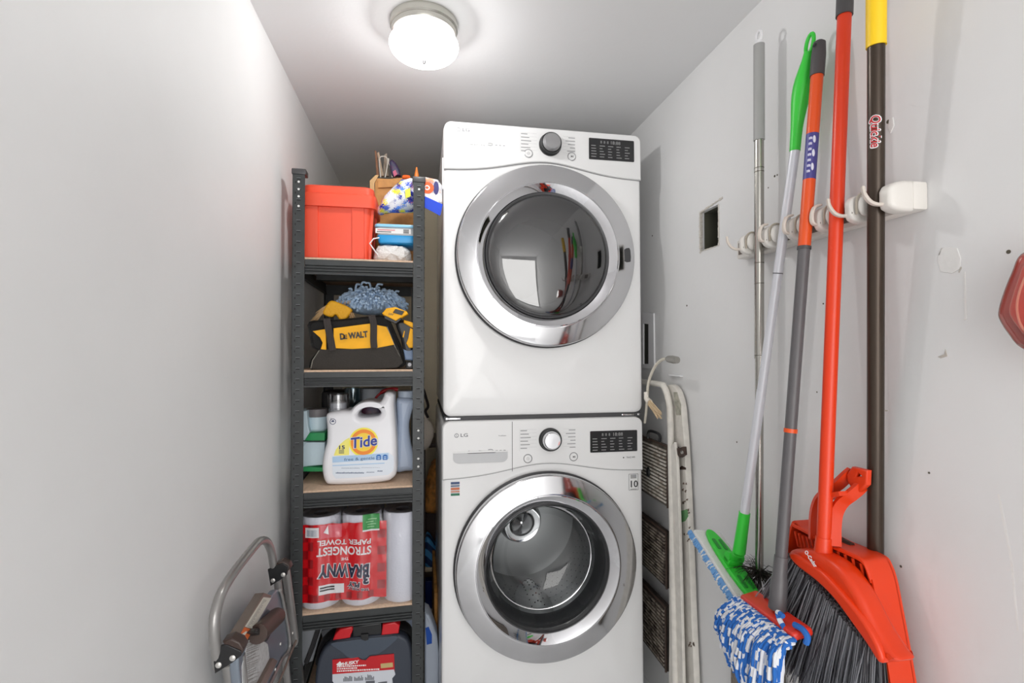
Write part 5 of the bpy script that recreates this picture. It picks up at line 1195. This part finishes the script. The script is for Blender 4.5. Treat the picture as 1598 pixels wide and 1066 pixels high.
q0, q1 = on(A, C, 800), on(A, C, 862); pole(t, 'lower_grip', q0, q1, .0125, m_grn, 18, 'green lower sleeve', .0145)
# head: plate and pad, long axis towards the camera
hu = (P(1184, 938, X=.745)-P(1108, 828, X=.765)); hc = (P(1184, 938, X=.745)+P(1108, 828, X=.765))/2; hl = hu.length; hu.normalize()
hv = V((1, 0, -.14)); hv = (hv-hu*hv.dot(hu)).normalized(); Fh = frame(hc, hu, hv)
if Fh.col[2].z < 0: Fh = frame(hc, hu, -hv)
sgn = 1 if (Fh.to_3x3() @ V((0, 1, 0))).x > 0 else -1
b = B(); b.prism(rrect(-hl*.56, -.042, hl*.62, .042, .012), Fh @ Matrix.Translation((0, 0, -.022)), .012, .004); pad = part(t, 'pad', b, M('pad_white', (230, 230, 228), .95, bump=.8, bs=300), 'white microfibre pad')
for sd in (-1, 1):
  b = B(); rn = random.Random(5+sd)
  for k in range(105):
    u = -hl*.56+hl*1.18*(k%105)/105; p = Fh @ V((u, sd*.042, -.017)); q = Fh @ V((u+rn.uniform(-.004, .004), sd*(.047+.004*rn.random()), -.026-.006*rn.random()))
    b.tube([p, p.lerp(q, .6)+V((0, 0, .002)), q], [.0030, .0032, .0024], 5, m=rn.choice([0, 0, 0, 1]))
  part(pad, 'pad_fringe', b, [M('fringe_blue', (108, 158, 210), .95), M('pad_white', 0)], 'pale blue fringe')
b = B(); ol = [(p.x, p.y) for p in catmull([V(p) for p in [(-hl*.5, -.010, 0), (-hl*.5, .010, 0), (-hl*.3, .021, 0), (0, .024, 0), (hl*.3, .021, 0), (hl*.5, .011, 0), (hl*.5, -.011, 0), (hl*.3, -.021, 0), (0, -.024, 0), (-hl*.3, -.021, 0)]], 5, True)]
b.prism(ol, Fh @ Matrix.Translation((0, 0, -.010)), .011, .003); hp_ = part(t, 'head_plate', b, m_grn, 'green head plate')
for sx in (-1, 1):
    for sy in (-1, 1):
        b = B(); b.prism(rrect(sx*hl*.27-.020, sy*.009-.005, sx*hl*.27+.020, sy*.009+.005, .004), Fh @ Matrix.Translation((0, 0, .0005)), .0022, .001)
        part(hp_, 'plate_rib', b, M('mop_green_dark', (22, 142, 40), .4))
b = B(); b.box((0, 0, 0), (.030, .040, .020), bev=.006); b.xf(Fh @ Matrix.Translation((0, 0, .008))); b.cyl(Fh @ V((0, -.020, .016)), Fh @ V((0, .020, .016)), .012, n=16)
jn = part(hp_, 'swivel_joint', b, m_grn)
pole(t, 'neck', q1, Fh @ V((0, 0, .014)), .0135, m_grn, 16, None, .011)
# string mop with orange and grey handle
A = P(1279, 64, X=.804); C = P(1213, 950, X=.690)
t = thing('string_mop', 'mop with orange and grey handle and blue and white cotton strings, third in the holder', 'mop', C)
m_or = M('handle_orange', (226, 84, 28), .34); m_gr = M('mop_pole_grey', (92, 90, 92), .4)
pole(t, 'upper_pole', on(A, C, 112), on(A, C, 388), .0118, m_or, 20, 'orange upper handle'); pole(t, 'lower_pole', on(A, C, 386), on(A, C, 905), .0112, m_gr, 20, 'grey lower handle')
b = B(); d_ = (C-A).normalized(); b.tube([A, A+d_*.004, A+d_*.03, on(A, C, 119)], [.007, .0115, .0135, .0135], 20); gt = part(t, 'grip', b, M('grip_dark_grey', (74, 72, 74), .5), 'dark grey grip')
b = B(); b.lathe([(.0045, 0), (0, .0006)], axframe(A+d_*.012+V((-.0135, -.003, 0)), (-1, -.25, .2)), 12); part(gt, 'hang_hole', b, m_blk)
p0, p1 = on(A, C, 210), on(A, C, 281); b = B(); b.cyl(p0, p1, .01195, n=24); lb = part(t, 'label_band', b, M('label_purple', (72, 70, 140), .4), 'purple printed band')
b = B()
dU = (p1-p0); wv_ = V((-.80, -.60, 0)).normalized()
for k in range(7):
    q = p0.lerp(p1, .12+.12*k)+wv_*.0118; b.box(q, (.0045, .0045, dU.length*.05), m=0)
for k in range(3):
    sd = V((-.35, -.94, 0)).normalized(); q = p0.lerp(p1, .15+.3*k)+sd*.0112; b.ball(q, (.003, .0026, dU.length*.085), u=12, v=8, m=1)
part(lb, 'label_print', b, [M('label_lilac', (206, 206, 232), .5), M('label_pale', (222, 226, 240), .5)])
p = on(A, C, 387); b = B(); b.cyl(p-d_*.003, p+d_*.003, .0128, n=20); part(t, 'collar', b, MC['grip_dark_grey'])
p = on(A, C, 672); b = B(); b.cyl(p-d_*.004, p+d_*.004, .0125, n=20); part(t, 'ring', b, m_or, 'orange ring')
b = B(); pts = [on(A, C, y) for y in (868, 900, 903, 950)]; b.tube(pts, [.0125, .0135, .0155, .0165], 18); part(t, 'socket', b, m_gr)
ma, mb = P(1162, 936, X=.690), P(1246, 999, X=.668)
hu = (mb-ma); hl = hu.length; hu.normalize(); Fm = frame((ma+mb)/2, hu, V((-1, 0, -.25)))
b = B(); b.box((0, 0, 0), (hl, .042, .016), bev=.006, seg=3)
if Fm.col[2].z < 0: Fm = frame((ma+mb)/2, -hu, V((-1, 0, -.25)))
b.xf(Matrix.Translation((.010, 0, .008)) @ Fm); part(t, 'head_plate', b, M('mop_red', (222, 52, 34), .34), 'red head plate')
b = B(); rn = random.Random(77); m_blue_s, m_white_s = M('string_blue', (44, 108, 190), .95), M('string_white', (226, 228, 234), .95)
for k in range(260):
    u = (k % 65)/64; row = k//65
    s0 = ma.lerp(mb, u*1.02-.01)+V((-.014-.003*row, 0, .0005-.004*row))+(V((0, rn.uniform(-.002, .002), 0)))
    out_ = .010+.012*rn.random()+.010*math.sin(u*3.1)+.003*row; drop = .056+.120*u+rn.uniform(-.020, .016)
    yo = .018*(1-u)-.004+rn.uniform(-.006, .006); yo2 = yo*1.1-.030*u*u; jx = lambda: rn.uniform(-.0035, .0035)
    pts = [s0+V((.006, 0, .001)), s0+V((-out_*.5, yo*.3, .0015)), s0+V((-out_, yo*.6, -.012)), s0+V((-out_*1.2+jx(), yo*.85+jx(), -drop*.35)), s0+V((-out_*1.3+jx(), yo+jx(), -drop*.58)), s0+V((-out_*1.2+jx(), yo2+jx(), -drop*.8)), s0+V((-out_*1.05+jx(), yo2+jx(), -drop))]
    cp = catmull(pts, 5); ph = rn.random()*9; lbl = [0 if NZ.noise(V((i*.24+ph*7, k*3.1, 0))) > -.02 else 1 for i in range(len(cp)+1)]
    b.tube(cp, [.0036+.0006*math.sin(i*1.9+ph) for i in range(len(cp))], 6, mf=lambda i, kk, lbl=lbl: lbl[i])
pts = [P(x, y, X=.665) for x, y in [(1222, 962), (1214, 956), (1217, 968), (1226, 985), (1228, 1005)]]
b.tube(catmull(pts, 5), .005, 7, mf=lambda i, kk: (i//3) % 2)
o = part(t, 'strings', b, [m_blue_s, m_white_s], 'blue and white cotton strings')
b = B(); c_ = [P(x, y, X=.672) for x, y in [(1240, 975), (1252, 982), (1260, 994), (1258, 1004)]]; b.tube(catmull(c_, 5), .0055, 8); part(t, 'loop_string', b, m_blue_s, 'blue looped string')
# red broom
A = P(1321, -60, X=.802); C = P(1283, 905, X=.744)
t = thing('broom', 'red broom with long red pole and grey bristles, fourth in the holder', 'broom', C)
pole(t, 'pole', on(A, C, 24), C, .0122, m_red, 22); pole(t, 'grip', A, on(A, C, 25), .0146, M('grip_dark_grey', 0), 22, 'dark grey grip')
xb = .746
hd = [(1230, 861), (1238, 857), (1252, 857), (1270, 861), (1284, 868), (1300, 878), (1318, 896), (1340, 930), (1362, 975), (1385, 1012), (1398, 1031), (1384, 1034), (1368, 1033), (1352, 1006), (1330, 972), (1304, 936), (1276, 906), (1250, 886), (1234, 872)]
b = B(); b.prism([(p.x, p.y) for p in catmull([V((a, c, 0)) for a, c in px_(hd, xb-.02)], 3, True)], FX(xb+.022), .044, .012, seg=4); bh = part(t, 'broom_head', b, m_red)
lip = [(1230, 862), (1250, 872), (1280, 893), (1310, 925), (1340, 962), (1362, 998), (1374, 1028), (1368, 1034), (1350, 1006), (1326, 972), (1298, 934), (1270, 906), (1244, 886), (1231, 872)]
b = B(); b.prism([(p.x, p.y) for p in catmull([V((a, c, 0)) for a, c in px_(lip, xb-.032)], 3, True)], FX(xb-.012), .018, .005); part(bh, 'front_lip', b, m_red)
b = B(); b.cyl(on(A, C, 838), on(A, C, 900), .0135, .019, 20); part(bh, 'socket', b, m_red)
q = P(1263, 872, X=xb-.034); Fo = FX(xb-.0318) @ Matrix.Translation((-q.y, q.z, 0)) @ Matrix.Rotation(R(-36), 4, 'Z')
b = B(); b.text('O-Cedar', Fo, .0085, .0004, bold=.03, wid=.032, shear=.15); part(bh, 'lettering', b, m_wp, 'white lettering')
b = B(); rn = random.Random(55); bA, bB_ = P(1240, 882, X=xb), P(1368, 1030, X=xb)
for k in range(1500):
    u = rn.random(); w_ = rn.uniform(-.018, .018); s0 = bA.lerp(bB_, u)+V((w_-.004, 0, .026))
    fan = (1-u)**1.3; d = V((-.06+w_*5, .50*fan+rn.uniform(-.03, .03), -1)).normalized(); L_ = .158+.035*rn.random()+.02*fan
    if rn.random() < .12: d = (d+V((rn.uniform(-.12, .08), rn.uniform(-.12, .12), 0))).normalized()
    e0 = s0+d*L_; md = s0.lerp(e0, .5)+V((rn.uniform(-.004, .003), rn.uniform(-.004, .004), 0))
    b.tube([s0, md, e0], [.0011, .0013, .0009], 3, m=rn.choice([0, 0, 1, 2]))
part(t, 'bristles', b, [M('bristle_grey', (140, 142, 147), .55), M('bristle_charcoal', (62, 62, 66), .6), M('bristle_mid', (98, 99, 103), .6)], 'grey bristles', smooth=60)
b = B()
for k in range(700):
    u = rn.random()*(.45 if k < 480 else 1); s0 = bA.lerp(bB_, u)+V((rn.uniform(.010, .026), 0, .020)); fan = max(0, 1-u*1.4); d = V((.01, .72*fan-.02+rn.uniform(-.12, .1), -1)).normalized(); e0 = s0+d*(.11+.06*rn.random()); b.tube([s0, s0.lerp(e0, .5), e0], [.0011, .0011, .0007], 3)
part(t, 'inner_bristles', b, M('bristle_black', (40, 36, 34), .7), 'dark inner bristles', smooth=60)
# red dustpan clipped on the broom pole
xw, xr_ = .812, .766
m_dp = M('dustpan_red', (222, 60, 18), .36)
t = thing('dustpan', 'red dustpan with tall looped handle clipped onto the red broom pole', 'dustpan', P(1330, 1000, X=xw))
ed = [(1218, 905), (1226, 860), (1236, 814), (1252, 824), (1272, 836), (1292, 847), (1318, 858), (1345, 871), (1354, 884), (1362, 908), (1370, 950), (1379, 1000), (1390, 1066), (1398, 1120)]
b = B(); rim = [P(a, c, X=xr_) for a, c in ed]
lowl = [P(1236, 1120, X=xr_)]
cen = P(1310, 985, X=xr_)
def ins(p, k): 
    d = V((0, cen.y-p.y, cen.z-p.z)); d.normalize(); return p+d*k
outer0 = rim; rs = []
cr = catmull(rim, 4)
rs = [[V((xw, p.y, p.z)) for p in cr], [V((xr_, p.y, p.z)) for p in cr], [V((xr_, ins(p, .005).y, ins(p, .005).z)) for p in cr], [V((xw-.004, ins(p, .005).y, ins(p, .005).z)) for p in cr]]
b.rings(rs, closed=False); part(t, 'rim', b, m_dp)
b = B(); poly = [(-p.y, p.z) for p in cr]; poly += [(-P(1236, 1120, X=xr_).y, P(1236, 1120, X=xr_).z)]; b.prism(poly, FX(xw+.004), .006); part(t, 'pan', b, m_dp)
# top lip and comb ribs
b = B(); tl = [P(a, c, X=xr_) for a, c in [(1237, 816), (1268, 832), (1292, 847), (1318, 858), (1345, 871), (1354, 884), (1361, 904)]]
tlc = catmull(tl, 4); b.rings([[p for p in tlc], [p+V((-.004, 0, -.002)) for p in tlc], [p+V((-.004, 0, -.006)) for p in tlc], [p+V((0, 0, -.007)) for p in tlc]], closed=False); part(t, 'top_lip', b, m_dp)
rbs = [(1240, 829, 852), (1246, 832, 856), (1252, 836, 858), (1259, 838, 861), (1266, 842, 864), (1296, 856, 882), (1307, 860, 889), (1318, 865, 896), (1330, 871, 904), (1343, 879, 912), (1353, 890, 916)]
for a, c0, c1 in rbs:
    b = B(); p, q = P(a, c0, X=xr_), P(a+3, c1, X=xr_); b.tube([p+V((.001, 0, 0)), q+V((.004, 0, 0))], [.0028, .0014], 6); part(t, 'comb_rib', b, m_dp)
b = B(); b.prism(px_([(1240, 828), (1268, 842), (1292, 856), (1318, 866), (1346, 882), (1358, 912), (1368, 960), (1380, 1030), (1366, 1000), (1340, 940), (1300, 890), (1270, 866), (1240, 852)], xr_+.02), FX(xr_+.026), .005, .001); part(t, 'inner_wall', b, m_dp)
def strap(pts, xs, wd, th):
    b = B(); c_ = [P(a, c, X=x) for (a, c), x in zip(pts, xs)]; b.tube(catmull(c_, 6), 1, flat=(V((0, .25, -1)), th, wd, 1)); return b
part(t, 'handle', strap([(1272, 842), (1273, 805), (1279, 782), (1290, 770), (1308, 756), (1322, 743), (1329, 737)], [.768, .772, .776, .78, .786, .794, .802], .011, .004), m_dp)
part(t, 'handle', strap([(1302, 852), (1302, 822), (1305, 800), (1314, 784), (1328, 773), (1339, 764), (1346, 757)], [.760, .764, .768, .773, .780, .79, .80], .011, .004), m_dp)
tri = px_([(1340, 737), (1346, 743), (1337, 744)], .79)
b = B(); b.prism([px_([(1322, 741), (1331, 728), (1355, 734), (1354, 757), (1342, 768), (1330, 762), (1324, 752)], .79), tri], FX(.799), .012, .003); part(t, 'handle_end', b, m_dp)
b = B(); b.tube(catmull([P(x, y, X=.765) for x, y in [(1296, 777), (1306, 772), (1318, 770)]], 4), 1, flat=(V((1, 0, 0)), .012, .004, 1)); part(t, 'handle_bridge', b, m_dp)
b = B(); b.tube([P(1304, 838, X=.80), P(1330, 852, X=.80)], .006, 8); part(t, 'clip', b, M('rust_brown', 0))
# dark pole with yellow grip
A = P(1367.5, -60, X=.764); C = P(1366, 912, X=.8285)
t = thing('long_pole', 'dark brown metal pole with yellow grip, rightmost in the holder', 'pole', C)
pole(t, 'tube', on(A, C, 68), C, .0132, M('pole_bronze', (66, 55, 46), .3, .5), 24); pole(t, 'grip', A, on(A, C, 73), .0152, M('grip_yellow', (250, 206, 20), .45), 24, 'yellow grip')
q = on(A, C, 208); b = B()
Fq = frame(V((0, 0, 0)), (0, 0, -1), (.62, -.78, 0))
def cylwarp(p, c=q, r=.0136):
    l = p-c; s_ = l.dot(V((.62, -.78, 0)))/r; n0 = V((-.78, -.62, 0)); t0 = V((.62, -.78, 0)); dpt = l.dot(n0)
    return c+(A-C)*(l.z/(A.z-C.z))+(n0*math.cos(s_)+t0*math.sin(s_))*(r+max(0, dpt)*.3)
b.text('Quickie', Matrix.Translation(q) @ Fq, .0155, .0004, bold=.10, wid=.056, shear=.2, warp=cylwarp); lt = part(t, 'lettering_outline', b, m_wp, 'white lettering outline')
b = B(); b.text('Quickie', Matrix.Translation(q) @ Fq, .0145, .0004, bold=.02, wid=.053, shear=.2, warp=lambda p: cylwarp(p, q, .0142)); part(lt, 'lettering', b, M('letter_red', (190, 30, 40), .5), 'dark red lettering')
# taupe mat standing behind the mops
b = B(); o = px_([(1137, 934), (1150, 928), (1200, 965), (1215, 1180), (1136, 1180)], .815)
m_mat = M('mat_taupe', (136, 126, 116), .95, bump=1, bs=200, var=.2, vs=120, wave=90)
o = [(a, max(c, .004)) for a, c in px_([(1137, 934), (1150, 928), (1205, 965), (1240, 1400), (1136, 1400)], .815)]
b.prism(o, FX(.838), .016, .003); solo('floor_mat', 'taupe ribbed mat standing against the right wall behind the string mop', 'mat', b, m_mat, (.83, P(1170, 1000, X=.815).y, 0))
# red translucent tray at the right edge
xt = .80
t = thing('plastic_tray', 'red tray with clear rounded rim on the right wall beyond the yellow topped pole', 'tray', P(1598, 540, X=xt))
o = [(p.x, p.y) for p in catmull([V((a, c, 0)) for a, c in px_([(1600, 396), (1585, 425), (1571, 460), (1564, 486), (1566, 500), (1580, 522), (1602, 545), (1660, 560), (1700, 500), (1690, 420), (1640, 385)], xt)], 4, True)]
b = B(); b.prism(o, FX(xt+.03), .045, .012, seg=4); part(t, 'clear_rim', b, glassy('clear_rim', (246, 236, 230), .08, .06), 'clear rim')
o = [(p.x, p.y) for p in catmull([V((a, c, 0)) for a, c in px_([(1602, 410), (1590, 436), (1580, 466), (1576, 484), (1579, 496), (1590, 512), (1606, 528), (1650, 540), (1685, 500), (1676, 430), (1640, 400)], xt)], 4, True)]
b = B(); b.prism(o, FX(xt+.042), .050, .010, seg=4); part(t, 'red_body', b, M('tray_red', (222, 62, 34), .3, coat=.4), 'red body')
b = B(); c_ = [P(x, y, X=xt-.012) for x, y in [(1600, 432), (1591, 455), (1587, 480), (1592, 505), (1604, 522)]]; b.tube(catmull(c_, 5), .0014, 6); part(t, 'moulded_line', b, M('pale_line', (226, 150, 130), .4))
b = B(); q = P(1625, 470, X=XR); b.cyl(q, q+V((-.03, 0, 0)), .004, n=10); part(t, 'wall_peg', b, m_wp)
# something seen through the handle of the detergent bottle
b = B(); q = P(577, 640, Y=1.87); b.bx(q.x-.045, q.x+.045, 1.86, 1.89, BZ[2], q.z+.022, bev=.006); solo('packet', 'dark purple packet standing behind the handle of the white detergent bottle', 'packet', b, M('packet_wine', (110, 44, 66), .35, c2=(60, 54, 110), vs=30), (q.x, 1.875, BZ[2]))
